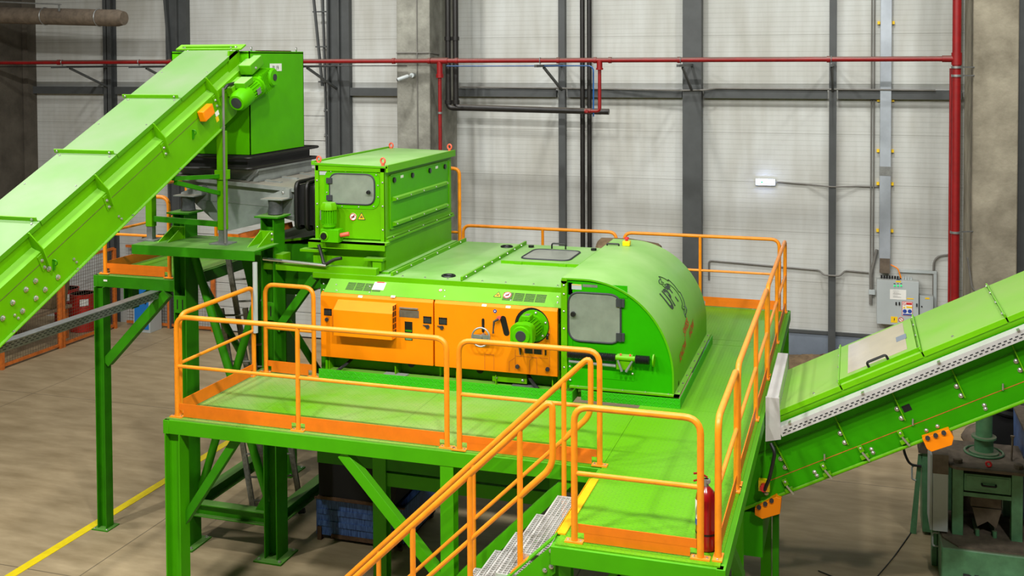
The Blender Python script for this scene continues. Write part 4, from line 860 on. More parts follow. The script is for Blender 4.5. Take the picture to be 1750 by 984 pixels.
# ================================================================ FEED BOX ON TOP
t = thing('feed_housing', 'tall green feed box with red lifting eyes standing on the machine top', 'housing', (-6.1, 13.6, 3.8))
BX0, BX1, BY0, BY1 = -6.60, -5.64, 12.45, 14.80
obj('body', MB().box(BX0, BX1, BY0, BY1, 4.22, 5.15), 'green', t)
obj('base_hopper', MB().prism([(BX0+0.05, 4.22), (BX1, 4.22), (BX1+0.0, 3.82), (BX0+0.10, 3.82)], 'Y', BY0+0.02, BY1), 'green', t)
obj('base_frame', MB().box(BX0-0.02, BX1+0.07, BY0-0.06, BY1+0.06, 3.80, 3.83), 'green_dusty', t, bevel=0.003)
rf = obj('roof', MB().prism([(BX0-0.04, 5.15), (BX1+0.05, 5.13), (BX1+0.05, 5.155), (BX0-0.04, 5.18)], 'Y', BY0-0.03, BY1+0.03), 'green_dusty', t)
obj('roof_flange', MB().box(BX0-0.06, BX0-0.02, BY0-0.02, BY1, 5.15, 5.2).box(BX1+0.03, BX1+0.06, BY0-0.03, BY1+0.03, 5.08, 5.17), 'green', rf)
for (x, y) in ((BX0+0.03, BY0+0.02), (BX1-0.03, BY0+0.02), (BX0+0.03, BY1-0.05), (BX1-0.0, BY1-0.05)):
    obj('lifting_eye', MB().ring((x, y, 5.22), (0.3,1,0), 0.035, 0.012, 20, 8).cyl((x, y, 5.16), (x, y, 5.19), 0.022, 12), 'ring_red', t)
obj('corner_flange', MB().box(BX0-0.01, BX0+0.04, BY0-0.02, BY0, 4.2, 5.15).box(BX1-0.05, BX1+0.01, BY0-0.02, BY0, 4.2, 5.15).box(BX0, BX1, BY0-0.02, BY0, 5.08, 5.15).box(BX1, BX1+0.012, BY0-0.02, BY0+0.05, 4.2, 5.15), 'green', t)
obj('front_ledge', MB().box(BX0-0.06, BX1+0.07, BY0-0.12, BY0, 4.17, 4.20).box(BX0-0.06, BX1+0.05, BY0-0.12, BY0-0.11, 4.10, 4.20), 'green', t)
obj('side_flange', MB().box(BX1, BX1+0.05, BY0, BY1, 4.20, 4.225).box(BX1, BX1+0.04, BY0, BY1, 4.235, 4.25), 'green', t)
# front window
q0, q1 = at(564, 296, Y=BY0), at(641, 350, Y=BY0); wc = (q0+q1)/2; ww, wz = q1.x-q0.x, q0.z-q1.z
obj('window_frame', MB().plate((wc.x-0.005, BY0, wc.z), XA, ZA, ww+0.14, wz+0.12, 0.12, 0.006), 'green_clean', t)
obj('front_window', MB().plate((wc.x, BY0-0.006, wc.z), XA, ZA, ww, wz, 0.09, 0.012), 'window', t)
obj('window_gasket', MB().bent([(wc.x-ww/2, BY0-0.012, wc.z-wz/2), (wc.x+ww/2, BY0-0.012, wc.z-wz/2), (wc.x+ww/2, BY0-0.012, wc.z+wz/2), (wc.x-ww/2, BY0-0.012, wc.z+wz/2)], 0.011, 0.12, 8, closed=True), 'ink', t)
for dz in (0.10, -0.12): obj('hinge', MB().box(wc.x-ww/2-0.04, wc.x-ww/2+0.04, BY0-0.035, BY0-0.01, wc.z+dz-0.035, wc.z+dz+0.035), 'ink', t)
obj('knob', MB().rev((wc.x+ww/2-0.07, BY0-0.018, wc.z-0.03), (wc.x+ww/2-0.07, BY0-0.07, wc.z-0.03), [(0, 0.012), (0.4, 0.012), (0.45, 0.028), (1, 0.022)], 12), 'black', t)
for i in range(12):
    a = 2*PI*i/12+0.2; bolt(t, (wc.x+(ww/2+0.045)*max(-1, min(1, 1.25*math.cos(a))), BY0-0.006, wc.z+(wz/2+0.035)*max(-1, min(1, 1.25*math.sin(a)))), (0,-1,0), 0.009)
for px in (586.5, 617): sign(px-4, 288.5, px+4, 293.5, 'white', 'label', BY0, t)
sign(546, 284.5, 560, 299, 'cab', 'nameplate', BY0-0.001, t); sign(546, 291, 560, 292.3, 'yellow', 'nameplate_band', BY0-0.004, t)
prohib(at(603.5, 370.5, Y=BY0), (0,-1,0), XA, 0.048, t); warn(at(618, 370, Y=BY0), (0,-1,0), XA, 0.05, t)
for z in (4.35, 4.65, 4.95): bolt(t, (BX1-0.02, BY0-0.02, z), (0,-1,0), 0.011); bolt(t, (BX0+0.02, BY0-0.02, z), (0,-1,0), 0.011)
# side door with stiffening folds
XS = BX1
sd = obj('side_door', MB().box(XS, XS+0.012, 12.58, 14.68, 4.33, 5.03), 'green_clean', t, bevel=0.003)
obj('door_edge', MB().box(XS+0.012, XS+0.022, 12.58, 14.68, 5.02, 5.03).box(XS+0.012, XS+0.022, 12.58, 12.59, 4.33, 5.03).box(XS+0.012, XS+0.022, 14.67, 14.68, 4.33, 5.03).box(XS+0.012, XS+0.022, 12.58, 14.68, 4.33, 4.34), 'green', sd)
for z in (4.74, 4.42):
    fo = obj('fold', MB().prism([(XS+0.012, z), (XS+0.06, z-0.01), (XS+0.06, z-0.045), (XS+0.012, z-0.055)], 'Y', 12.66, 14.55), 'green', sd)
    for y in (12.7, 13.15, 13.6, 14.05, 14.5): bolt(fo, (XS+0.062, y, z-0.025), (1,0,0), 0.01)
for y in (12.70, 13.30, 13.92, 14.50): obj('round_lock', MB().cyl((XS+0.012, y, 4.955), (XS+0.035, y, 4.955), 0.034, 16), 'black', sd)
for y in (12.97, 14.20): obj('label', MB().box(XS+0.012, XS+0.015, y-0.045, y+0.045, 4.955, 4.99), 'white', sd)
for y in (12.6, 13.1, 13.6, 14.1, 14.6): bolt(t, (XS+0.05, y, 4.24), (1,0,0), 0.009)
# small vertical gear motor at its left front corner
mc = at(561, 385, Y=BY0-0.16); mx, my = mc.x, BY0-0.16; zb_ = at(561, 413, Y=my).z
gm = obj('gear_motor', MB().box(mx-0.08, mx+0.17, my-0.06, my+0.08, zb_, zb_+0.17).rev((mx+0.01, my, zb_+0.17), (mx+0.01, my, zb_+0.24), [(0, 0.06), (0.4, 0.085), (1, 0.085)], 18), 'green_clean', t, bevel=0.008)
obj('motor_body', MB().cyl((mx+0.01, my, zb_+0.23), (mx+0.01, my, zb_+0.42), 0.078, 20), 'green_clean', gm)
fb = MB()
for k in range(20): an = 2*PI*k/20; fb.obox((mx+0.01+0.085*math.cos(an), my+0.085*math.sin(an), zb_+0.32), (math.cos(an), math.sin(an), 0), (-math.sin(an), math.cos(an), 0), ZA, 0.014, 0.003, 0.085)
obj('cooling_fins', fb, 'green_clean', gm)
obj('fan_cowl', MB().rev((mx+0.01, my, zb_+0.41), (mx+0.01, my, zb_+0.50), [(0, 0.108), (0.55, 0.108), (1, 0.085)], 8), 'green', gm)
obj('shaft_cap', MB().cyl((mx-0.03, my-0.06, zb_+0.08), (mx-0.03, my-0.085, zb_+0.08), 0.04, 18), 'black', gm); obj('cap_rim', MB().ring((mx-0.03, my-0.064, zb_+0.08), (0,1,0), 0.05, 0.010, 22, 8), 'green', gm)
obj('terminal_box', MB().box(mx-0.10, mx-0.06, my-0.03, my+0.06, zb_+0.28, zb_+0.40), 'steel', gm); obj('shaft', MB().cyl((mx+0.17, my, zb_+0.09), (mx+0.28, my+0.02, zb_+0.11), 0.028, 12), 'ring_red', gm)
# bracket below and lower cross rail
obj('support_bracket', MB().box(BX0-0.16, BX0+0.16, BY0-0.16, BY0-0.02, 4.05, 4.08).box(BX0+0.0, BX0+0.12, BY0-0.1, BY0-0.02, 3.88, 4.05), 'green', t); obj('support_bracket', MB().box(BX0+0.72, BX0+0.98, BY0-0.12, BY0, 3.97, 4.0).box(BX0+0.83, BX0+0.95, BY0-0.1, BY0, 3.84, 3.97), 'green', t)
obj('lower_rail', MB().bar((-7.3, BY0-0.14, 3.84), (-5.68, BY0-0.14, 3.84), 0.1, 0.09), 'green', t, bevel=0.004)
line('conduit', [(-7.25, BY0-0.23, 3.94), (-6.35, BY0-0.23, 3.90)], 0.02, 'zinc', 'thin metal conduit below the small vertical gear motor', 'conduit')
line('cable_run', [(-6.48, BY0-0.18, 4.15), (-6.42, BY0-0.2, 4.0), (-6.38, BY0-0.23, 3.9), (-6.25, BY0-0.2, 3.98), (-6.15, BY0-0.2, 4.0)], 0.022, 'cable_black', 'black corrugated cable under the small vertical gear motor')

# ================================================================ LEFT INCLINED CONVEYOR
TH = math.atan(0.478); CD = Vector((0, math.cos(TH), math.sin(TH))); CN = Vector((0, -math.sin(TH), math.cos(TH)))
O1 = Vector((0, 12.45, 6.65))
def cpt(x, s, n): return Vector((x, 0, 0))+O1+CD*s+CN*n
def cext(mb, prof, s0, s1):
    """extrude an (x, n) outline along the conveyor from s0 to s1"""
    k = len(prof); mb.add([cpt(x, s0, n) for x, n in prof]+[cpt(x, s1, n) for x, n in prof], [tuple(range(k)), tuple(reversed(range(k, 2*k)))]+[(i, i+k, (i+1)%k+k, (i+1)%k) for i in range(k)]); return mb
def s_of(px, py, x=-7.75): p = at(px, py, X=x); return (p-O1).dot(CD)
t = thing('inclined_conveyor', 'long green covered conveyor climbing from the left edge up to the hopper', 'conveyor', (-8.12, 9, 0)); con = t
XL, XR = -8.50, -7.75; S0, S1 = -11.0, 0.06
body = MB(); prof = [(XR-0.01, -0.02), (XR-0.01, -0.18), (XR+0.08, -0.23), (XR+0.08, -0.70), (XL-0.08, -0.70), (XL-0.08, -0.23), (XL+0.01, -0.18), (XL+0.01, -0.02)]
k = len(prof); e0 = [cpt(x, S0, n) for x, n in prof]; e1 = []
for x, n in prof:      # the head is cut off upright against the hopper
    p = cpt(x, 0, n); p = p+CD*((12.50-p.y)/CD.y) if n < -0.3 else cpt(x, S1, n)
    if n < -0.3: p = p+CD*((12.30-12.50)/CD.y)
    e1.append(p)
body.add(e0+e1, [tuple(range(k)), tuple(reversed(range(k, 2*k)))]+[(i, i+k, (i+1)%k+k, (i+1)%k) for i in range(k)])
obj('body', body, 'green', t)
seams = [s_of(404, 84), s_of(307, 166), s_of(197, 261), s_of(66, 377), s_of(66, 377)-1.62, s_of(66, 377)-3.2, s_of(66, 377)-4.8, -10.9]
for i in range(len(seams)-1):
    l = obj('lid', cext(MB(), [(XL-0.015, 0.0), (XR+0.015, 0.0), (XR+0.015, -0.05), (XR+0.01, -0.05), (XR+0.01, -0.012), (XL-0.01, -0.012), (XL-0.01, -0.05), (XL-0.015, -0.05)], seams[i+1]+0.006, seams[i]-0.006), 'green_lid', t)
    for x in (XL+0.05, XR-0.04):
        bolt(l, cpt(x, seams[i]-0.06, 0), CN, 0.012); bolt(l, cpt(x, (seams[i]+seams[i+1])/2, 0), CN, 0.009)
for i, s in enumerate(seams[:-1]):
    f = obj('lid_flange', cext(MB(), [(XL-0.06, 0.0), (XR-0.02, 0.0), (XR-0.02, 0.045), (XL-0.06, 0.045)], s-0.006, s+0.006), 'green', t)
    for x in (XL-0.02, XR-0.07): bolt(f, cpt(x, s-0.008, 0.025), -CD, 0.012)
hf = obj('head_flange', cext(MB(), [(XL-0.15, 0.0), (XR+0.09, 0.0), (XR+0.09, 0.02), (XL-0.15, 0.02)], -0.04, 0.10), 'green', t)
bolt(hf, cpt(XL-0.05, 0, 0.02), CN, 0.016); bolt(hf, cpt(XR, 0.0, 0.02), CN, 0.016)
obj('head_plate', MB().box(XR-0.01, XR+0.015, 12.25, 12.50, 5.9, 6.62), 'green', t)
# bent stiffening ribs along the side
rib_s = [s_of(px, 84-0.869*(px-404)) for px in (349, 259, 159, 45)]; dlt = rib_s[2]-rib_s[3]; rib_s += [rib_s[3]-dlt*(i+1) for i in range(4)]
for s in rib_s:
    x = XR
    pr = [(x, -0.01), (x+0.03, -0.01), (x+0.125, -0.20), (x+0.125, -0.40), (x+0.085, -0.40), (x+0.085, -0.24), (x, -0.19)]
    r_ = obj('rib', cext(MB(), pr, s-0.006, s+0.006), 'green', t)
    obj('rib_foot', cext(MB(), [(x+0.08, -0.25), (x+0.088, -0.25), (x+0.088, -0.42), (x+0.08, -0.42)], s-0.07, s), 'green', r_)
    for n in (-0.31, -0.39): bolt(r_, cpt(x+0.088, s-0.035, n), XA, 0.016)
obj('lower_flange', cext(MB(), [(XR+0.08, -0.70), (XR+0.115, -0.70), (XR+0.115, -0.69), (XR+0.08, -0.69)], S0, -0.85), 'green', t)
obj('side_seam', cext(MB(), [(XR+0.08, -0.335), (XR+0.083, -0.335), (XR+0.083, -0.331), (XR+0.08, -0.331)], S0, -0.3), 'rust', t)
for px, py in ((240,460),(174,520),(285,502),(127,563),(222,563),(61,627),(176,606),(110,669),(12,705)):
    p = at(px/2.894, 300+py/2.894, X=XR+0.082); bolt(t, p, XA, 0.024)
for px, py in ((365,413),(378,428),(587,202),(601,214),(72,690),(90,705)): bolt(t, at(px/2.894, 300+py/2.894, X=XR+0.082), XA, 0.013)
for s in (-0.9, -1.9, -2.9, -3.9, -4.9): bolt(t, cpt(XR+0.10, s, -0.69), CN, 0.013)
for px, py in ((262, 424/2.894+300), (0, 0)):
    if px: pass
for px, py in ((90.7, 448), (329, 226)):
    p = at(px, py, X=XR+0.082); obj('lug', MB().ring(p+V(0.02, 0, 0), (0,1,0.3), 0.03, 0.007, 14, 6).obox(p+V(0.01,0,-0.03), YA, ZA, XA, 0.008, 0.05, 0.012), 'green_steel', t)
# orange rotation guard and stickers on the side near the head
p0, p1 = at(337, 203, X=XR+0.09), at(358, 182, X=XR+0.09); c = (p0+p1)/2-CN*0.0
ob = MB(); ob.add([], []); ob.obox(c+V(0.04,0,0), CD, CN, XA, 0.115, 0.07, 0.045); obj('orange_cover', ob, 'orange', t, bevel=0.012)
c = at(371, 194, X=XR+0.083); obj('label', MB().obox(c, CD, CN, XA, 0.04, 0.03, 0.002), 'white', t); c = at(371, 202, X=XR+0.083); obj('warning_label', MB().obox(c-CN*0.01, CD, CN, XA, 0.03, 0.035, 0.002), 'yellow', t)
# gear motor at the head
ge = at(457, 132, X=-7.48); fe = at(404, 176, X=-7.48); ax = (fe-ge); Lm = ax.length; ax.normalize(); up = ax.cross(XA); up = -up if up.z < 0 else up
gm = obj('gear_motor', MB().rev(ge+ax*0.36*Lm, fe, [(0, 0.135), (0.06, 0.135), (0.07, 0.108), (0.52, 0.108), (0.53, 0.130), (0.9, 0.130), (1, 0.10)], 26), 'green_clean', t)
obj('gearbox', MB().obox(ge+ax*0.20*Lm-XA*0.03, ax, up, XA, 0.15, 0.125, 0.10), 'green_clean', gm, bevel=0.03)
fb = MB()
for i in range(7): fb.obox(ge+ax*(0.02+0.036*i)-XA*0.03, ax, up, XA, 0.006, 0.138, 0.112)
for i in range(20): an = 2*PI*i/20; u = XA*math.cos(an)+up*math.sin(an); fb.bar(ge+ax*(Lm*0.44)+u*0.112, ge+ax*(Lm*0.68)+u*0.112, 0.005, 0.026, u)
obj('cooling_fins', fb, 'green_clean', gm)
obj('hub', MB().rev(ge-XA*0.10, ge+XA*0.11, [(0, 0.125), (0.9, 0.125), (1, 0.105)], 24), 'green_clean', gm); obj('hub_cap', MB().cyl(ge+XA*0.11, ge+XA*0.12, 0.045, 18), 'ink', gm)
obj('terminal_box', MB().obox(ge+ax*0.64*Lm+up*0.15-XA*0.03, ax, up, XA, 0.11, 0.04, 0.085), 'green_dusty', gm, bevel=0.006)
obj('fan_grille', MB().cyl(fe, fe+ax*0.008, 0.072, 20), 'ink', gm); obj('nameplate', MB().obox(ge+ax*0.55*Lm+XA*0.124, ax, up, XA, 0.045, 0.04, 0.003), 'steel', gm)
q = at(437, 111, X=-7.5); obj('bearing_guard', MB().obox(q-XA*0.07, CD, CN, XA, 0.16, 0.07, 0.09), 'green_dusty', t, bevel=0.01); bolt(t, q+XA*0.02-CD*0.05-CN*0.02, XA, 0.018)
q = at(405, 148, X=-7.6); obj('motor_bracket', MB().obox(q-XA*0.02, CD, CN, XA, 0.16, 0.06, 0.05), 'green', t)
line('cable_run', [at(384, 152, X=-7.62), at(388, 146, X=-7.6), at(398, 143, X=-7.6), at(412, 140, X=-7.6)], 0.022, 'cable_black', 'short black cable bend from the conduit to the conveyor head motor')

# ================================================================ HOPPER
t = thing('hopper', 'square green hopper box with a small white BL19 plate at the conveyor head', 'hopper', (-8.2, 13.2, 5.2))
HX0, HX1, HY0, HY1, HZ0, HZ1 = -8.80, -7.60, 12.52, 13.98, 5.25, 6.62
w_ = 0.012
hb = MB().box(HX1-w_, HX1, HY0, HY1, HZ0, HZ1).box(HX0, HX0+w_, HY0, HY1, HZ0, HZ1).box(HX0, HX1, HY0, HY0+w_, HZ0, HZ1).box(HX0, HX1, HY1-w_, HY1, HZ0, HZ1).box(HX0, HX1, HY0, HY1, HZ1-0.03, HZ1-0.015)
obj('body', hb, 'green_clean', t)
pl = obj('number_plate', MB().obox(at(471, 115, X=HX1)+XA*0.003, YA, ZA, XA, 0.155, 0.052, 0.003), 'white', t); c = at(471, 116.5, X=HX1+0.007); text('BL19', 0.085, 'ink', c, YA, ZA, pl, stretch=0.95, bold=0.001)
obj('top_edge', MB().box(HX1-0.03, HX1+0.004, HY0+0.2, HY0+1.1, HZ1, HZ1+0.012), 'rust', t)
for y in (HY0+0.1, HY1-0.15): obj('lifting_eye', MB().ring((HX1-0.03, y, HZ1+0.03), (1,0.4,0), 0.024, 0.009, 16, 6), 'zinc', t)
t = thing('rubber_skirt', 'black rubber collar between the hopper box and the grey trough', 'skirt', (-8.2, 13.25, 5.08))
RX0, RX1, RY0, RY1 = -8.95, -7.52, 12.36, 14.22
def loop(z, r, o=0.0, j=0.0): return MB().bent([(RX0-o, RY0-o, z+j), (RX1+o, RY0-o, z), (RX1+o, RY1+o, z+j*0.5), (RX0-o, RY1+o, z)], r, 0.10, 10, closed=True)
obj('upper_band', loop(5.22, 0.018, 0.03, 0.015), 'rubber', t); obj('lower_band', loop(5.08, 0.020, 0.02, -0.015), 'rubber', t)
obj('membrane', MB().box(RX0+0.08, RX1-0.08, RY0+0.08, RY1-0.08, 5.07, 5.24), 'matblack', t)

# ================================================================ VIBRATING TROUGH
t = thing('vibrating_trough', 'grey steel vibrating trough on rubber mounts between hopper and feed box', 'feeder', (-7.9, 13.5, 4.3))
TY0, TY1 = 12.60, 14.45
pr = [(-8.74, 4.90), (-6.99, 4.80), (-6.99, 4.46), (-8.04, 4.20), (-8.5, 4.55)]
obj('tub', MB().prism(pr, 'Y', TY0, TY1), 'trough', t)
obj('rim', MB().prism([(-8.80, 4.945), (-6.96, 4.825), (-6.96, 4.80), (-8.80, 4.915)], 'Y', TY0-0.06, TY1+0.05), 'trough', t, bevel=0.004)
obj('rim_lip', MB().prism([(-8.80, 4.945), (-6.96, 4.825), (-6.96, 4.775), (-8.80, 4.89)], 'Y', TY0-0.07, TY0-0.06), 'trough', t)
obj('collar', MB().prism([(-8.85, 4.94), (-7.60, 4.87), (-7.60, 5.06), (-8.85, 5.06)], 'Y', 12.72, 14.2), 'trough', t)
for y in (12.85, 13.3, 13.8): obj('clamp_bar', MB().obox((-7.45, y, 4.868), (1,0,-0.065), YA, ZA, 0.12, 0.03, 0.012), 'trough', t)
obj('outlet_box', MB().prism([(-7.16, 4.84), (-6.97, 4.83), (-6.97, 4.38), (-7.16, 4.42)], 'Y', TY0-0.02, TY1), 'trough', t)
obj('crease', MB().bar((-8.5, TY0-0.004, 4.62), (-7.16, TY0-0.004, 4.55), 0.006, 0.008), 'trough', t)
obj('inlet_plate', MB().box(-7.2, -7.08, TY0-0.012, TY0, 4.55, 4.80), 'trough', t)
for xc in (-8.5, -7.18):
    b = obj('mount_bracket', MB().prism([(xc-0.15, 4.70), (xc+0.17, 4.70), (xc+0.17, 4.82), (xc+0.10, 4.82), (xc-0.15, 4.72)], 'Y', 12.48, 12.60).box(xc-0.15, xc+0.17, 12.30, 12.60, 4.69, 4.705), 'trough', t)
    bolt(b, (xc+0.08, 12.48, 4.77), (0,-1,0), 0.016)
    obj('rubber_mount', MB().rev((xc, 12.42, 4.50), (xc, 12.42, 4.69), [(0, 0.10), (0.1, 0.095), (0.5, 0.088), (0.9, 0.095), (1, 0.10)], 20), 'rubber_grey', t)
obj('vibrator_beam', MB().bar((-7.9, 12.75, 4.12), (-7.15, 12.75, 4.30), 0.12, 0.08), 'orange_dull', t)
t = thing('rubber_bellows', 'black folded rubber sleeve between the grey trough and the green feed box', 'bellows', (-6.8, 13.5, 4.3))
for i, x in enumerate((-6.93, -6.78, -6.66)):
    obj('fold', MB().bent([(x, 12.52, 4.30-0.01*i), (x, 12.52, 4.90), (x, 14.35, 4.90), (x, 14.35, 4.30)], 0.030, 0.09, 8, closed=True), 'rubber', t)
obj('membrane', MB().box(-6.96, -6.61, 12.58, 14.3, 4.34, 4.86), 'matblack', t)

# ================================================================ SUPPORT FRAME
t = thing('support_frame', 'tall green steel frame with shelf, columns and cross braces carrying the trough', 'frame', (-7.8, 13.2, 0)); sf = t
CA, CB, YC = -8.51, -7.19, 12.36
def column(x, y, z1, mt='green_steel'):
    c = obj('column', MB().ibeam((x, y, 0.02), (x, y, z1), 0.28, 0.19, 0.014, (1,0,0)), mt, sf)
    b = obj('base_plate', MB().box(x-0.2, x+0.2, y-0.24, y+0.22, 0, 0.02), mt, c)
    for a in (-1, 1):
        for d in (-1, 1): bolt(b, (x+a*0.15, y+d*0.18, 0.02), ZA, 0.02)
    obj('cap_plate', MB().box(x-0.17, x+0.17, y-0.17, y+0.17, z1, z1+0.02), mt, c)
    return c
ca = column(CA, YC, 4.47); cb = column(CB, YC, 4.47)
for c, x in ((ca, CA), (cb, CB)):
    obj('stiffener', MB().box(x-0.085, x+0.085, YC-0.14, YC-0.13, 3.15, 3.38), 'green_steel', c)
    for dx in (-0.04, 0.04): obj('slot', MB().box(x+dx-0.008, x+dx+0.008, YC-0.142, YC-0.14, 3.2, 3.33), 'black', c)
for x in (CA, CB): column(x, 15.0, 3.25, 'green_dark')
# shelf
obj('shelf', MB().prism([(11.62, 4.03), (11.62, 4.15), (12.22, 4.15), (12.22, 4.13), (11.635, 4.13), (11.635, 4.03)], 'X', -8.80, -7.02), 'green_steel', t)
obj('shelf_channel', MB().box(-8.5, -7.3, 12.22, 12.5, 4.12, 4.15), 'green_steel', t)
for x in (CA, CB):
    for dx in (-0.07, 0.07):
        obj('gusset', MB().prism([(YC-0.15, 4.15), (YC-0.15, 4.30), (YC-0.20, 4.30), (YC-0.50, 4.15)], 'X', x+dx-0.006, x+dx+0.006), 'green', t)
    g_ = obj('gusset_plate', MB().box(x-0.1, x+0.1, YC-0.165, YC-0.15, 4.15, 4.31), 'green', t)
for z in (4.2, 4.27): bolt(t, (CB+0.085, YC-0.165, z), (0,-1,0), 0.016)
# conveyor legs standing on the shelf
for x, w2 in ((-8.78, 0), (-7.70, 1)):
    zt = 5.60 if w2 else 5.62
    l = obj('conveyor_leg', MB().box(x-0.05, x+0.05, 11.95, 12.05, 4.33, zt), 'green', t, bevel=0.006)
    obj('leg_stub', MB().box(x-0.042, x+0.042, 11.96, 12.04, 4.16, 4.34), 'steel', l); obj('foot_plate', MB().box(x-0.13, x+0.13, 11.88, 12.12, 4.15, 4.165), 'steel', l)
obj('tie_bar', MB().bar((-8.73, 12.0, 4.43), (-7.75, 12.0, 4.40), 0.04, 0.07), 'green_steel', t)
for (a, b) in (((296, 305), 5.02), ((300, 312), 4.80)):
    p = at(a[0], a[1], X=-7.72); obj('strut', MB().bar(p, (-7.72, 11.97, b), 0.05, 0.05), 'green_steel', t)
obj('clamp', MB().box(-7.77, -7.63, 11.93, 12.07, 4.98, 5.10), 'green', t)
# cross braces and base beams
def tube(p, q, r=0.055, mt='green_steel', nm='brace'): obj(nm, MB().cyl(p, q, r, 14), mt, sf)
tube((CA+0.10, YC, 4.0), (CB-0.1, YC, 0.72)); tube((CB-0.1, YC+0.12, 4.0), (CA+0.12, YC+0.12, 0.72))
obj('brace_gusset', MB().prism([(CB-0.30, 0.58), (CB-0.09, 0.58), (CB-0.09, 0.82), (CB-0.16, 0.82)], 'Y', YC-0.008, YC+0.008), 'green_steel', t)
obj('base_beam', MB().ibeam((CA+0.1, YC, 0.50), (CB-0.1, YC, 0.50), 0.16, 0.17, 0.012, ZA), 'green_steel', t)
for x in (CA, CB): obj('base_beam', MB().ibeam((x, YC+0.15, 0.50), (x, 14.86, 0.50), 0.16, 0.17, 0.012, ZA), 'green_steel', t)
obj('base_beam', MB().ibeam((CA+0.1, 15, 0.50), (CB-0.1, 15, 0.50), 0.16, 0.17, 0.012, ZA), 'green_steel', t)
tube((CA, 12.55, 3.7), (CA, 14.8, 0.8), 0.05, 'green_dark'); tube((CB, 12.55, 3.2), (CB, 14.8, 0.8), 0.05, 'green_dark')
obj('knee_brace', MB().bar((CB+0.09, YC-0.04, 3.02), (-6.56, YC-0.04, 3.72), 0.10, 0.10, (0,1,0)), 'green_steel', t)
obj('knee_brace', MB().bar((CB+0.1, 14.6, 2.3), (-6.56, 14.6, 3.25), 0.12, 0.10, (0,1,0)), 'green_dark', t)
obj('wall_bracket', MB().box(CB+0.09, CB+0.2, YC-0.1, YC+0.1, 3.9, 4.0), 'green', t)
tag(obj('conduit', MB().bent([(-7.0, 11.60, 4.02), (-7.0, 11.60, 3.15)], 0.03, 0.05, 10), 'cab'), 'short grey conduit hanging from the right end of the green shelf', 'conduit')
tag(obj('conduit', MB().cyl((-7.62, 11.92, 4.17), (-7.62, 11.92, 6.15), 0.016, 10), 'cable'), 'thin grey conduit climbing the right conveyor leg to the head motor', 'conduit')
# chute and steel below the trough
t = thing('transfer_chute', 'dusty green chute lying under the grey trough behind the columns', 'chute', (-7.5, 13.6, 3.3))
obj('tub', MB().prism([(-8.02, 4.0), (-6.62, 4.05), (-6.62, 3.55), (-7.0, 3.35), (-7.85, 3.35)], 'Y', 12.85, 14.6), 'green_dark', t)
obj('lid', MB().add([(-7.75, 12.82, 4.03), (-7.0, 12.82, 4.13), (-6.62, 14.5, 4.1), (-7.6, 14.5, 4.08), (-7.75, 12.82, 4.0), (-7.0, 12.82, 4.10), (-6.62, 14.5, 4.07), (-7.6, 14.5, 4.05)], [(0,1,2,3),(7,6,5,4),(0,4,5,1),(1,5,6,2),(2,6,7,3),(3,7,4,0)]), 'green', t)
t = thing('black_chute', 'dark black outlet chute under the platform, above the blue container', 'chute', (-6.4, 13.2, 0.6))
obj('chute_body', MB().prism([(-6.88, 2.3), (-5.45, 2.3), (-5.75, 0.62), (-6.84, 0.62)], 'Y', 12.9, 14.2), 'matblack', t); obj('outlet_rim', MB().box(-6.86, -5.8, 12.88, 14.22, 0.60, 0.64), 'rust', t)
t = thing('waste_container', 'scratched blue steel container with rusty legs on the floor below the machine', 'container', (-6.4, 13.4, 0))
b = MB().box(-6.93, -5.65, 12.98, 13.0, 0.07, 0.56).box(-6.93, -5.65, 14.1, 14.12, 0.07, 0.56).box(-6.93, -6.91, 13.0, 14.1, 0.07, 0.56).box(-5.67, -5.65, 13.0, 14.1, 0.07, 0.56).box(-6.93, -5.65, 13.0, 14.1, 0.07, 0.09)
for z in (0.20, 0.36): b.box(-6.91, -5.67, 12.965, 12.98, z, z+0.07)
obj('body', b, 'container_blue', t); obj('rim', MB().box(-6.95, -5.63, 12.96, 13.0, 0.56, 0.58).box(-6.95, -5.63, 14.1, 14.14, 0.56, 0.58), 'rust', t); obj('bottom_rail', MB().box(-6.7, -5.65, 12.96, 12.99, 0.05, 0.10), 'rust', t)
for x in (-6.88, -5.7):
    for y in (12.99, 14.08): obj('leg', MB().box(x-0.03, x+0.03, y-0.03, y+0.03, 0, 0.18), 'rust', t)
# ladders
def ladder(label, bl, tl, wv, n, ext=0):
    t = thing('ladder', label, 'ladder', bl, 'aluminium ladders leaning behind the green frame'); bl, tl, wv = Vector(bl), Vector(tl), Vector(wv)
    for o in (Vector((0,0,0)), wv):
        obj('stile', MB().bar(bl+o, tl+o, 0.03, 0.08, (1,0,0.3)), 'alu', t)
        obj('foot', MB().bar(bl+o, bl+o+(tl-bl).normalized()*0.07, 0.045, 0.1, (1,0,0.3)), 'black', t)
    for i in range(n): p = bl+(tl-bl)*((i+0.7)/n); obj('rung', MB().cyl(p, p+wv, 0.015, 8), 'alu', t)
    return t
ladder('taller grey aluminium ladder leaning behind the crossed green braces', (-7.92, 13.5, 0.0), (-8.60, 13.5, 3.75), (0.42, 0.12, 0.02), 12)
ladder('shorter grey aluminium ladder section just left of the taller one', (-8.12, 13.36, 0.0), (-8.62, 13.36, 2.95), (0.36, 0.05, 0.02), 9)
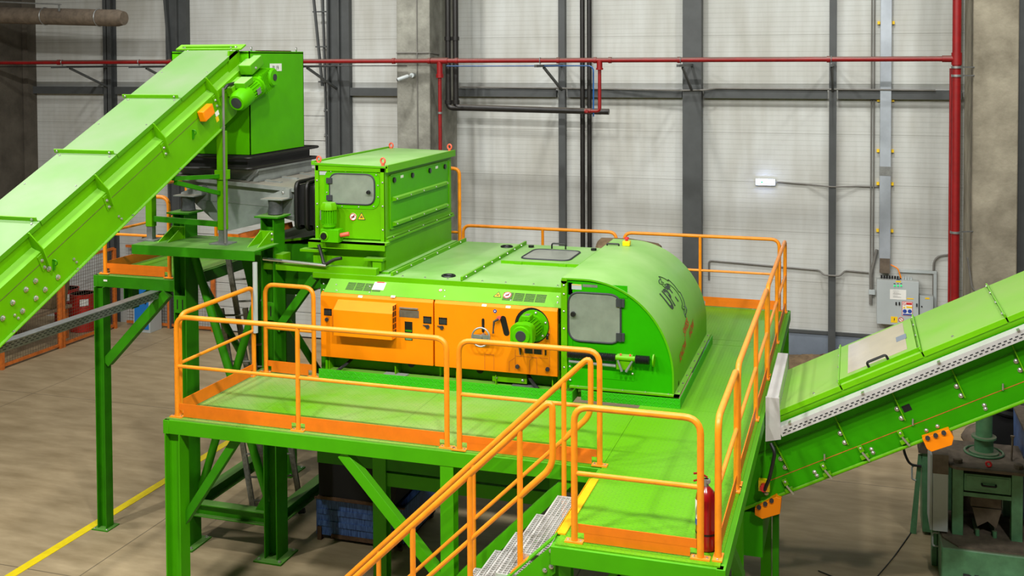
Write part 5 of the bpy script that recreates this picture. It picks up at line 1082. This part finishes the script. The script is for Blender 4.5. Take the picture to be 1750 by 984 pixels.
# cable tray
t = thing('cable_tray', 'long perforated grey cable tray running level past the left platform leg', 'cable tray', (-9, 11, 3.3))
b = MB().box(-9.10, -8.96, 6.0, 15.0, 3.37, 3.38).box(-9.10, -9.09, 6.0, 15.0, 3.30, 3.37).box(-8.97, -8.96, 6.0, 15.0, 3.28, 3.37); obj('tray_body', b, 'steel', t)
b = MB()
for i in range(88):
    y = 7.2+i*0.085
    for z in (3.302, 3.330, 3.352): b.box(-8.96, -8.958, y+(0.04 if z == 3.330 else 0), y+0.045+(0.04 if z == 3.330 else 0), z, z+0.010)
obj('slots', b, 'ink', t)['kind'] = 'stuff'

# ================================================================ SMALL LEFT PLATFORM
t = thing('side_platform', 'small green raised platform at the left with sloping brace and one tall leg', 'platform', (-9.4, 13, 0)); SPZ = 3.55
obj('deck_plate', MB().box(-10.0, -8.72, 12.45, 15.2, SPZ-0.01, SPZ), 'tread', t)
def sb(p, q, w=0.07, h=0.16): obj('edge_beam', MB().bar(p, q, w, h), 'green_steel', t, bevel=0.004)
sb((-10.02, 12.44, SPZ-0.09), (-8.63, 12.44, SPZ-0.09)); sb((-9.99, 12.4, SPZ-0.09), (-9.99, 15.2, SPZ-0.09)); sb((-8.72, 12.5, SPZ-0.09), (-8.72, 15.2, SPZ-0.09)); sb((-9.99, 15.2, SPZ-0.09), (-8.7, 15.2, SPZ-0.09))
obj('hanger', MB().ibeam((-9.9, 13.05, 2.95), (-9.9, 13.05, SPZ-0.17), 0.15, 0.15, 0.012, (1,0,0)), 'green_steel', t)
for x, y in ((-9.92, 12.44), (-9.0, 15.1)):
    l = obj('leg', MB().ibeam((x, y, 0.015), (x, y, SPZ-0.17), 0.15, 0.15, 0.012, (1,0,0)), 'green_steel', t)
    q = obj('base_plate', MB().box(x-0.13, x+0.13, y-0.13, y+0.13, 0, 0.015), 'green_steel', l)
    for a in (-1, 1): bolt(q, (x+a*0.1, y-0.1, 0.015), ZA, 0.013)
obj('brace', MB().bar((-9.84, 12.44, 1.98+0.35), (-8.85, 12.44, SPZ-0.2), 0.13, 0.11, (0,1,0)), 'green_steel', t); obj('brace', MB().bar((-9.92, 13.05, 2.98), (-9.3, 13.05, SPZ-0.14), 0.06, 0.08, (0,1,0)), 'green_steel', t)
obj('label', MB().box(-9.86, -9.80, 12.402, 12.404, 3.46, 3.485), 'white', t)
G2 = 'orange railings of the small left platform'
railing('front orange railing of the small left platform, under the conveyor', (-9.88, 12.47), (-8.84, 12.47), SPZ, group=G2)
railing('outer orange railing of the small left platform, running back from the conveyor', (-9.95, 12.56), (-9.95, 14.5), SPZ, group=G2)
railing('rear orange railing of the small left platform', (-9.85, 15.15), (-8.8, 15.15), SPZ, group=G2)

# ================================================================ RIGHT CONVEYOR
AL = math.atan(0.52); RD = Vector((math.cos(AL), 0, math.sin(AL))); RN = Vector((-math.sin(AL), 0, math.cos(AL)))
O2 = Vector((-0.91, 0, 2.46)); RY0, RY1 = 12.2, 13.80
def rpt(y, s, n): return Vector((0, y, 0))+O2+RD*s+RN*n
def rext(mb, prof, s0, s1):
    k = len(prof); mb.add([rpt(y, s0, n) for y, n in prof]+[rpt(y, s1, n) for y, n in prof], [tuple(range(k)), tuple(reversed(range(k, 2*k)))]+[(i, i+k, (i+1)%k+k, (i+1)%k) for i in range(k)]); return mb
t = thing('discharge_conveyor', 'wide green covered conveyor rising to the right from under the platform', 'conveyor', (1.5, 13.2, 0.5)); rc = t
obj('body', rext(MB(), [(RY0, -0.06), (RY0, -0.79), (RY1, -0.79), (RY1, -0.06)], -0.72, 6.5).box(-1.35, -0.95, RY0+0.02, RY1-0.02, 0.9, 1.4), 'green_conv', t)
def plane_pt(px, py, n=0.06):
    d = AR*((px-875)/FPX)+AD*((py-PPY)/FPX)+AF; p0 = O2+RN*n; return CAM+d*((p0-CAM).dot(RN)/d.dot(RN))
ss = [0.02]+[(plane_pt(px, py)-O2).dot(RD) for px, py in ((1435, 664), (1576, 606), (1727, 556))]; ss += [ss[-1]+1.25, ss[-1]+2.5, 6.5]
for i in range(len(ss)-1):
    l = obj('lid', rext(MB(), [(RY0-0.03, 0.0), (RY0-0.03, 0.06), (RY1, 0.06), (RY1, 0.0)], ss[i]+0.008, ss[i+1]-0.008), 'green_patchy', t, bevel=0.004)
    if i:
        f = obj('lid_flange', rext(MB(), [(RY0-0.03, 0.06), (RY0-0.03, 0.095), (RY1, 0.095), (RY1, 0.06)], ss[i]-0.008, ss[i]+0.008), 'green', t)
        for y in (12.3, 12.85, 13.35, 13.72): bolt(f, rpt(y, ss[i]-0.01, 0.08), -RD, 0.014); 
for s in (0.6, 1.7, 2.2, 3.0, 3.4): bolt(t, rpt(12.27, s, 0.06), RN, 0.013)
obj('under_lip', rext(MB(), [(RY0-0.015, -0.02), (RY0-0.015, 0.0), (RY0+0.1, 0.0), (RY0+0.1, -0.06), (RY0, -0.06)], -0.05, 6.5), 'green', t)
# hatch with clouded window
w0, w1 = plane_pt(1452, 644), plane_pt(1552, 593); a0, a1 = (w0-O2).dot(RD), (w1-O2).dot(RD); ym0 = w0.y; ym1 = plane_pt(1450, 596).y
hf = obj('hatch', rext(MB(), [(ym0-0.11, 0.06), (ym0-0.11, 0.10), (ym1+0.06, 0.10), (ym1+0.06, 0.06)], a0-0.10, a1+0.10), 'green_patchy', t, bevel=0.004)
obj('hatch_window', rext(MB(), [(ym0, 0.10), (ym0, 0.104), (ym1-0.02, 0.104), (ym1-0.02, 0.10)], a0, a1), 'window_warm', hf)
obj('hatch_lip', rext(MB(), [(ym0-0.125, 0.06), (ym0-0.125, 0.104), (ym0-0.11, 0.104), (ym0-0.11, 0.06)], a0-0.12, a1+0.14), 'green', hf)
hc = plane_pt(1501, 620, 0.11); s_ = (hc-O2).dot(RD); obj('handle', MB().bent([rpt(hc.y, s_-0.11, 0.104), rpt(hc.y, s_-0.11, 0.16), rpt(hc.y, s_+0.11, 0.16), rpt(hc.y, s_+0.11, 0.104)], 0.014, 0.03, 8), 'black', hf)
hc = plane_pt(1540, 577, 0.106); obj('blue_cloth', MB().obox(hc, RD, YA, RN, 0.06, 0.10, 0.002), 'plinth', hf)
# side ribs, bolts, clips
for x0, y0, x1, y1 in ((1323,752,1348,800),(1425,706,1450,758),(1522,664,1547,716.5),(1624,625,1649,678),(1727,584,1750,634)):
    p, q = at(x0, y0, Y=RY0), at(x1, y1, Y=RY0); r_ = obj('rib', MB().bar(p+V(0,-0.02,0), q+V(0,-0.02,0), 0.012, 0.04, (0,1,0)), 'green', t)
    for f in (0.62, 0.92): c = p+(q-p)*f; bolt(r_, c+V(-0.03,0,-0.02) if False else c-RD*0.03, (0,-1,0), 0.022)
obj('side_seam', rext(MB(), [(RY0-0.004, -0.30), (RY0-0.004, -0.292), (RY0, -0.292), (RY0, -0.30)], -0.3, 6.5), 'green_dark', t)
obj('rust_line', rext(MB(), [(RY0-0.003, -0.615), (RY0-0.003, -0.608), (RY0, -0.608), (RY0, -0.615)], -0.3, 6.5), 'orange_dull', t)
obj('bottom_tube', MB().cyl(rpt(RY0-0.02, -0.72, -0.79), rpt(RY0-0.02, 6.5, -0.79), 0.018, 10), 'green', t)
obj('side_opening', MB().obox(at(1549.5, 697, Y=RY0)+V(0,-0.001,0), RD, RN, YA, 0.045, 0.035, 0.003), 'matblack', t)
for px, py in ((1346, 831), (1411, 804), (1475, 774), (1543, 748)):
    c = at(px, py, Y=RY0-0.03); cl = obj('clip', MB().obox(c+RN*0.05, RD, RN, YA, 0.025, 0.035, 0.012).obox(c-RN*0.04, RD, RN, YA, 0.045, 0.02, 0.02), 'green', t)
    obj('clip_lever', MB().bar(c+RN*0.02+V(0,-0.03,0), c-RN*0.09+RD*0.03+V(0,-0.04,0), 0.02, 0.012, (0,1,0)), 'zinc', cl); bolt(cl, c+RN*0.06+V(0,-0.012,0), (0,-1,0), 0.012)
for px, py in ((1409, 781), (1560, 721), (1714, 661)): c = at(px, py, Y=RY0-0.02); obj('pin', MB().cyl(c-ZA*0.035, c+ZA*0.035, 0.01, 8), 'zinc', t)
for px, py in ((1489, 767), (1492, 773), (1583, 735), (1602, 728), (1682, 692), (1684, 698), (1392, 806), (1396, 812), (1310, 843)): bolt(t, at(px, py, Y=RY0), (0,-1,0), 0.018)
for poly in (((1576,749),(1622,734),(1630,747),(1627,760.5),(1592,772),(1584,767)), ((1290,868),(1326,849),(1335,852),(1333,878),(1303,887),(1290,880))):
    pts = [at(x, y, Y=12.1) for x, y in poly]; g_ = obj('orange_guard', MB().prism([(p.x, p.z) for p in pts], 'Y', 12.1, 12.32), 'orange_dull' if False else 'orange', t, bevel=0.004)
    p, q = pts[0], pts[1]
    for f in (0.2, 0.5, 0.8): c = p+(q-p)*f-V(0,0,0.012); obj('roller', MB().cyl(c+V(0,-0.02,0), c, 0.024, 12), 'ink', g_)
obj('support_leg', MB().box(-1.02+0.15, -0.80, 12.6, 12.7, 0.02, 1.3).box(-0.98, -0.72, 12.52, 12.78, 0, 0.02), 'green_steel', t); obj('support_leg', MB().box(3.6, 3.7, 12.6, 12.7, 0.02, 3.9).box(3.5, 3.8, 12.52, 12.78, 0, 0.02), 'green_steel', t)
obj('red_stop_button', MB().cyl((-0.93, 12.12, 1.75), (-0.93, 12.05, 1.75), 0.04, 14), 'red', t); obj('stop_housing', MB().box(-0.99, -0.87, 12.12, 12.2, 1.69, 1.81), 'eyellow', t)
# tray along its side
t = thing('side_cable_tray', 'silver grey perforated cable tray clamped along the right conveyor with boxed end', 'cable tray', (1.5, 12.1, 2.3))
obj('tray_top', rext(MB(), [(11.99, -0.075), (RY0-0.035, -0.075), (RY0-0.035, -0.065), (11.99, -0.065)], 0.12, 6.5), 'tray', t)
obj('tray_front', rext(MB(), [(11.99, -0.075), (11.99, -0.165), (12.0, -0.165), (12.0, -0.075)], 0.12, 6.5), 'tray', t)
b = MB()
for i in range(100):
    s = 0.16+i*0.06
    for n_ in (-0.135, -0.11): b.obox(rpt(11.989, s+(0.03 if n_ == -0.11 else 0), n_), RD, RN, YA, 0.016, 0.006, 0.001)
obj('slots', b, 'ink', t)['kind'] = 'stuff'
for s in (0.25, 1.1, 1.95, 2.8, 3.6): c = obj('clamp', rext(MB(), [(11.97, -0.065), (11.97, -0.05), (12.04, -0.05), (12.04, -0.065)], s, s+0.03), 'zinc', t)
obj('end_box', MB().box(-0.90, -0.77, 12.02, 13.9, 2.42, 2.78), 'tray', t, bevel=0.006)
obj('end_plate', MB().prism([(-0.905, 2.30), (-0.905, 2.79), (-0.76, 2.79), (-0.74, 2.34)], 'Y', 11.985, 12.02), 'tray', t)
line('cable_run', [(-0.85, 12.0, 2.28), (-0.80, 11.95, 2.2), (-0.86, 11.98, 1.9), (-0.93, 12.08, 1.7)], 0.02, 'cable_black', 'black cable hanging below the boxed end of the silver side tray')

# ================================================================ FIRE EXTINGUISHER
e = at(1205, 940, Z=PZ); ex, ey = -1.10, 8.52; t = thing('fire_extinguisher', 'red fire extinguisher standing on the landing behind the corner railing post', 'fire extinguisher', (ex, ey, PZ))
obj('cylinder', MB().rev((ex, ey, PZ), (ex, ey, PZ+0.50), [(0, 0.075), (0.02, 0.085), (0.80, 0.085), (0.88, 0.078), (0.95, 0.05), (1, 0.026)], 28), 'red_gloss', t)
obj('band', MB().rev((ex, ey, PZ+0.13), (ex, ey, PZ+0.145), [(0, 0.087), (1, 0.087)], 28), 'black', t)
obj('label', MB().add([(ex+0.0865*math.cos(a), ey+0.0865*math.sin(a), z) for z in (PZ+0.2, PZ+0.40) for a in [math.radians(170+6*i) for i in range(10)]], [(i, i+1, i+11, i+10) for i in range(9)]), 'white', t)
obj('label_blue', MB().add([(ex+0.0872*math.cos(a), ey+0.0872*math.sin(a), z) for z in (PZ+0.2, PZ+0.25) for a in [math.radians(170+6*i) for i in range(10)]], [(i, i+1, i+11, i+10) for i in range(9)]), 'blue', t)
vv = obj('valve', MB().cyl((ex, ey, PZ+0.50), (ex, ey, PZ+0.56), 0.018, 12).box(ex-0.02, ex+0.03, ey-0.012, ey+0.012, PZ+0.53, PZ+0.56), 'steel', t)
obj('lever', MB().sweep([(ex+0.01, ey, PZ+0.57), (ex-0.05, ey, PZ+0.60), (ex-0.10, ey, PZ+0.59)], 0.009, 8).sweep([(ex+0.01, ey, PZ+0.55), (ex-0.06, ey, PZ+0.545), (ex-0.1, ey, PZ+0.53)], 0.008, 8), 'red_gloss', vv); obj('gauge', MB().cyl((ex+0.02, ey-0.01, PZ+0.545), (ex+0.02, ey-0.03, PZ+0.545), 0.016, 12), 'steel', vv)

# ================================================================ PRESS, right corner
t = thing('hydraulic_press', 'dusty dark green hydraulic press with drawer and column at lower right', 'press', (1.6, 14.7, 0))
FYp = 14.4
obj('base', MB().prism([(1.05, 0), (1.05, 0.50), (2.45, 0.50), (2.45, 0)], 'Y', 14.02, 15.44), 'press_green', t, bevel=0.02)
obj('base_top', MB().prism([(1.08, 14.30), (1.25, 14.06), (2.42, 14.06), (2.42, 15.42), (1.08, 15.42)], 'Z', 0.50, 0.52), 'dusty', t)
for x in (1.20, 1.88): obj('post', MB().box(x, x+0.13, FYp, FYp+0.13, 0.45, 1.36), 'press_green', t, bevel=0.006)
for x in (1.20, 1.88): obj('post', MB().box(x, x+0.13, 15.15, 15.28, 0.52, 1.36), 'press_green', t, bevel=0.006)
obj('front_rail', MB().prism([(1.2, 0.50), (2.01, 0.44), (2.01, 0.37), (1.2, 0.43)], 'Y', FYp-0.04, FYp), 'press_green', t)
obj('top_plate', MB().prism([(1.16, 14.40), (1.24, 14.34), (2.02, 14.34), (2.08, 14.42), (2.08, 15.35), (1.16, 15.35)], 'Z', 1.36, 1.40), 'dusty', t, bevel=0.006)
dw = obj('drawer', MB().box(1.335, 1.875, FYp-0.005, FYp+0.3, 1.09, 1.31), 'press_green', t, bevel=0.008); obj('drawer_inset', MB().box(1.36, 1.85, FYp-0.012, FYp-0.006, 1.13, 1.29), 'press_green', dw, bevel=0.004)
obj('drawer_handle', MB().bent([(1.54, FYp-0.01, 1.20), (1.54, FYp-0.05, 1.19), (1.70, FYp-0.05, 1.19), (1.70, FYp-0.01, 1.20)], 0.012, 0.02, 8), 'black', dw)
obj('lower_bar', MB().box(1.33, 1.88, FYp+0.0, FYp+0.05, 1.02, 1.07), 'press_green', t)
obj('press_head', MB().box(1.42, 1.78, FYp+0.1, FYp+0.5, 0.86, 1.04), 'dusty', t, bevel=0.01); obj('wedge_block', MB().prism([(1.44, 0.86), (1.78, 0.86), (1.72, 0.62), (1.62, 0.70), (1.50, 0.62)], 'Y', FYp+0.08, FYp+0.45), 'dusty', t)
for x in (1.5, 1.7): obj('die_pin', MB().cyl((x, FYp+0.05, 0.52), (x, FYp+0.05, 0.60), 0.025, 10).box(x-0.02, x+0.02, FYp+0.1, FYp+0.5, 0.52, 0.56), 'press_green', t)
obj('back_plate', MB().box(1.34, 1.86, 15.2, 15.25, 0.52, 1.36), 'dusty', t)
obj('cylinder_column', MB().rev((1.62, 14.95, 1.40), (1.62, 14.95, 2.35), [(0, 0.18), (0.03, 0.18), (0.035, 0.115), (0.20, 0.115), (0.21, 0.15), (0.235, 0.15), (0.24, 0.10), (1, 0.10)], 24), 'press_green', t)
obj('column_ring', MB().ring((1.62, 14.95, 1.415), ZA, 0.23, 0.015, 30, 8), 'press_green', t)
for x, y in ((1.27, 14.5), (1.97, 14.5)): obj('post_nut', MB().rev((x, y, 1.40), (x, y, 1.46), [(0, 0.055), (0.8, 0.055), (1, 0.03)], 8), 'dusty', t)
obj('red_eye', MB().ring((1.62, 14.43, 1.44), (0.3,1,0), 0.03, 0.013, 14, 8), 'red', t)
obj('lever', MB().sweep([(1.92, 14.75, 1.40), (1.93, 14.75, 1.68), (1.93, 14.75, 1.72)], [0.012, 0.012, 0.028], 8), 'dusty', t)
for x in (1.26, 1.98): obj('clamp_screw', MB().rev((x, 14.36, 0.50), (x, 14.34, 0.40), [(0, 0.045), (0.4, 0.045), (0.5, 0.02), (1, 0.015)], 10), 'matblack', t)
obj('side_handle', MB().bent([(1.05, 14.5, 0.47), (0.98, 14.5, 0.47), (0.98, 14.5, 0.30), (1.05, 14.5, 0.30)], 0.012, 0.03, 8), 'cab', t)
text('DRK', 0.17, 'ink', (1.46, 14.015, 0.14), XA, ZA, t, bold=0.004); text('10.1', 0.07, 'ink', (1.80, 14.015, 0.2), XA, ZA, t)
t = thing('white_control_box', 'tall white sheet metal box on the left side of the green press', 'cabinet', (1.07, 14.5, 0.5))
obj('body', MB().box(0.97, 1.15, 14.36, 14.9, 0.55, 1.52), 'cab', t, bevel=0.006); obj('top_dirt', MB().box(0.968, 1.152, 14.358, 14.902, 1.28, 1.524), 'dusty', t); obj('rear_strip', MB().box(0.94, 0.965, 14.38, 14.9, 0.55, 1.5), 'cab', t)
obj('mounting_arm', MB().box(0.98, 1.04, 14.6, 14.8, 0.0, 0.55), 'press_green', t)
t = thing('control_desk', 'leaning dark green control desk with red knob, left of the press', 'desk', (0.95, 15.8, 0))
obj('side_panel', MB().prism([(0.86, 1.1), (0.91, 1.1), (0.84, 0.0), (0.76, 0.0)], 'Y', 15.5, 15.54), 'press_green', t); obj('cabinet_body', MB().prism([(0.9, 1.15), (1.25, 1.15), (1.25, 0.05), (0.92, 0.05)], 'Y', 15.5, 16.0), 'press_green', t)
obj('desk_top', MB().prism([(0.86, 1.13), (1.2, 1.13), (1.2, 1.5), (0.92, 1.45)], 'Y', 15.48, 15.95), 'dusty', t); obj('red_knob', MB().cyl((0.95, 15.48, 1.36), (0.95, 15.44, 1.36), 0.03, 12), 'red', t); obj('warning_label', MB().box(0.99, 1.09, 15.49, 15.5, 0.84, 0.94), 'yellow', t)
obj('handle', MB().bent([(0.84, 15.5, 0.95), (0.78, 15.5, 0.93), (0.78, 15.5, 0.76), (0.83, 15.5, 0.74)], 0.012, 0.02, 8), 'cab', t)
line('hose', [(0.98, 15.45, 1.6), (0.72, 15.5, 1.5), (0.66, 15.5, 1.15), (0.75, 15.5, 0.95), (0.9, 15.48, 0.95)], 0.018, 'cable_black', 'black hose hooping out left of the green control desk', 'hose', 0.2)
tag(obj('cable_run', MB().bent([(-0.4, 14.0, 0.01), (0.1, 13.7, 0.01), (0.0, 13.2, 0.01), (0.5, 14.6, 0.01), (0.8, 15.6, 0.01)], 0.008, 0.3, 6), 'cable_black'), 'thin black cable straggling over the floor under the right conveyor', 'cable')
t = thing('blue_crate', 'blue sheet metal crate cut by the right picture edge behind the press', 'crate', (2.4, 15.3, 0.5))
obj('body', MB().prism([(2.12, 0.52), (2.8, 0.52), (2.8, 1.62), (2.10, 1.72)], 'Y', 14.75, 16.0), 'container_blue', t); obj('lid', MB().prism([(2.09, 1.72), (2.8, 1.62), (2.8, 1.65), (2.09, 1.75)], 'Y', 14.7, 16.05), 'dusty', t); obj('legs', MB().box(2.5, 2.6, 14.8, 15.9, 0, 0.52), 'rust', t)
for i, (x, y, z, r, l) in enumerate(((1.6, 17.6, 0.0, 0.55, 'pale dusty sack behind the press column, left of the other two'), (2.85, 17.1, 0.0, 0.6, 'pale dusty sack behind the press, at the right picture edge'), (2.3, 18.8, 0.0, 0.6, 'dusty sack lying furthest back behind the press'))):
    tag(obj('dusty_sack', MB().blob((x, y, z+r*0.5), r, r*0.8, r*0.5, 18, 11, 0.07, i), 'dusty', sharp=180), l, 'sack', 'sacks behind the press')
tag(obj('dark_coil', MB().ring((2.05, 16.6, 1.5), (0.2,0,1), 0.22, 0.05, 24, 8).ring((2.05, 16.6, 1.58), (0.1,0,1), 0.2, 0.05, 24, 8).box(1.8, 2.3, 16.4, 16.8, 0, 1.47), 'matblack'), 'dark coiled hose on a stand behind the press column', 'coil')
tag(obj('tarpaulin_pile', MB().blob((-0.6, 21.6, 0.35), 1.1, 0.6, 0.36, 18, 11, 0.12, 5), 'sack', sharp=180), 'brown heap against the wall behind the conveyor tail', 'heap')
t = thing('wrapped_tank', 'grey beige wrapped drum rising behind the rounded end cover', 'tank', (-3.2, 16.0, PZ))
obj('drum', MB().rev((-3.66, 15.75, 3.55), (-2.72, 15.75, 3.50), [(0, 0.22), (0.05, 0.27), (0.5, 0.30), (0.95, 0.27), (1, 0.24)], 24), 'sack', t); obj('cradle', MB().box(-3.55, -2.85, 15.6, 15.9, PZ, 3.26), 'green_dark', t)

# ================================================================ LEFT BACKGROUND
def cage(label, A, B, h, posts):
    A, B = Vector(A), Vector(B); d = (B-A).normalized(); L = (B-A).length; t = thing('wire_fence_panel', label, 'fence', (A+B)/2, 'orange framed wire fence panels')
    obj('bottom_rail', MB().bar(A+ZA*0.08, B+ZA*0.08, 0.05, 0.06), 'orange_dull', t); obj('top_rail', MB().bar(A+ZA*h, B+ZA*h, 0.05, 0.06), 'orange_dull', t)
    for f in posts: p = A+d*(L*f); obj('post', MB().bar(p, p+ZA*h, 0.09, 0.07, (0,1,0)), 'orange_dull', t)
    b = MB(); n = int(L/0.075)
    for i in range(1, n): p = A+d*(L*i/n); b.bar(p+ZA*0.1, p+ZA*h, 0.005, 0.005, (0,1,0))
    for i in range(1, int(h/0.075)): b.bar(A+ZA*(0.1+i*0.075), B+ZA*(0.1+i*0.075), 0.005, 0.005)
    obj('wire_infill', b, 'wire', t)
cage('wire fence panel with orange frame along the aisle, at the left edge', (-17.1, 18.25, 0), (-17.1, 20.0, 0), 1.95, (0, 1))
cage('wire fence panel with orange frame, second along the aisle', (-17.1, 20.1, 0), (-17.1, 21.9, 0), 1.95, (0, 1))
cage('wire fence panel with orange frame standing across, behind the small platform', (-17.05, 22.3, 0), (-14.6, 22.3, 0), 1.95, (0.5, 1))
t = thing('work_table', 'low wooden table with dark legs inside the wire fence', 'table', (-18.3, 19.5, 0))
obj('table_top', MB().box(-19.2, -17.5, 18.4, 20.9, 0.72, 0.78), 'wood', t, bevel=0.006)
for x in (-19.1, -17.6):
    for y in (18.5, 20.8): obj('leg', MB().box(x-0.04, x+0.04, y-0.04, y+0.04, 0, 0.72), 'orange_dull', t)
t = thing('brown_bin', 'dirty brown plastic bin standing on the table in the fenced corner', 'bin', (-17.75, 20.5, 0.78))
b = MB(); x, y = -17.78, 20.55
b.add([(x-0.20,y-0.24,0.78),(x+0.20,y-0.24,0.78),(x+0.20,y+0.24,0.78),(x-0.20,y+0.24,0.78),(x-0.27,y-0.32,1.42),(x+0.27,y-0.32,1.42),(x+0.27,y+0.32,1.42),(x-0.27,y+0.32,1.42)], [(0,3,2,1),(4,5,6,7),(0,1,5,4),(1,2,6,5),(2,3,7,6),(3,0,4,7)])
obj('body', b, 'bin_brown', t, bevel=0.02); obj('rim', MB().box(x-0.29, x+0.29, y-0.34, y+0.34, 1.40, 1.43), 'bin_brown', t)
for i, (x, y, l) in enumerate(((-17.75, 21.55, 'red steel drum with white label inside the fence, right of the bin'), (-18.5, 21.9, 'red steel drum partly hidden behind the first one'))):
    t = thing('steel_drum', l, 'drum', (x, y, 0), 'red steel drums')
    obj('body', MB().rev((x, y, 0), (x, y, 0.9), [(0, 0.28), (0.01, 0.30), (0.32, 0.29), (0.34, 0.305), (0.36, 0.29), (0.64, 0.29), (0.66, 0.305), (0.68, 0.29), (0.98, 0.29), (1, 0.30)], 26), 'barrel_red', t)
    obj('lid', MB().rev((x, y, 0.885), (x, y, 0.90), [(0, 0.27), (1, 0.27)], 24), 'dusty', t)
    obj('label', MB().obox((x+0.22, y-0.205, 0.72), (0.68,0.73,0), ZA, (0.73,-0.68,0), 0.10, 0.08, 0.004), 'white', t)
t = thing('blue_cabinet', 'white metal cabinet with bright blue door against the back wall', 'cabinet', (-16.2, 22.1, 0))
obj('body', MB().box(-16.45, -15.98, 21.75, 22.2, 0, 1.55), 'cab', t, bevel=0.006); obj('door', MB().box(-16.41, -16.02, 21.735, 21.75, 0.08, 1.50), 'cab_blue', t); obj('handle', MB().box(-16.1, -16.07, 21.71, 21.735, 0.7, 0.8), 'black', t)
tag(obj('cloth_bundle', MB().blob((-15.95, 22.28, 2.12), 0.62, 0.16, 0.16, 20, 11, 0.16, 9).blob((-16.3, 22.28, 2.0), 0.22, 0.14, 0.2, 14, 9, 0.15, 2), 'sack', sharp=180), 'brown cloth bundle thrown over the top of the wire fence', 'cloth')
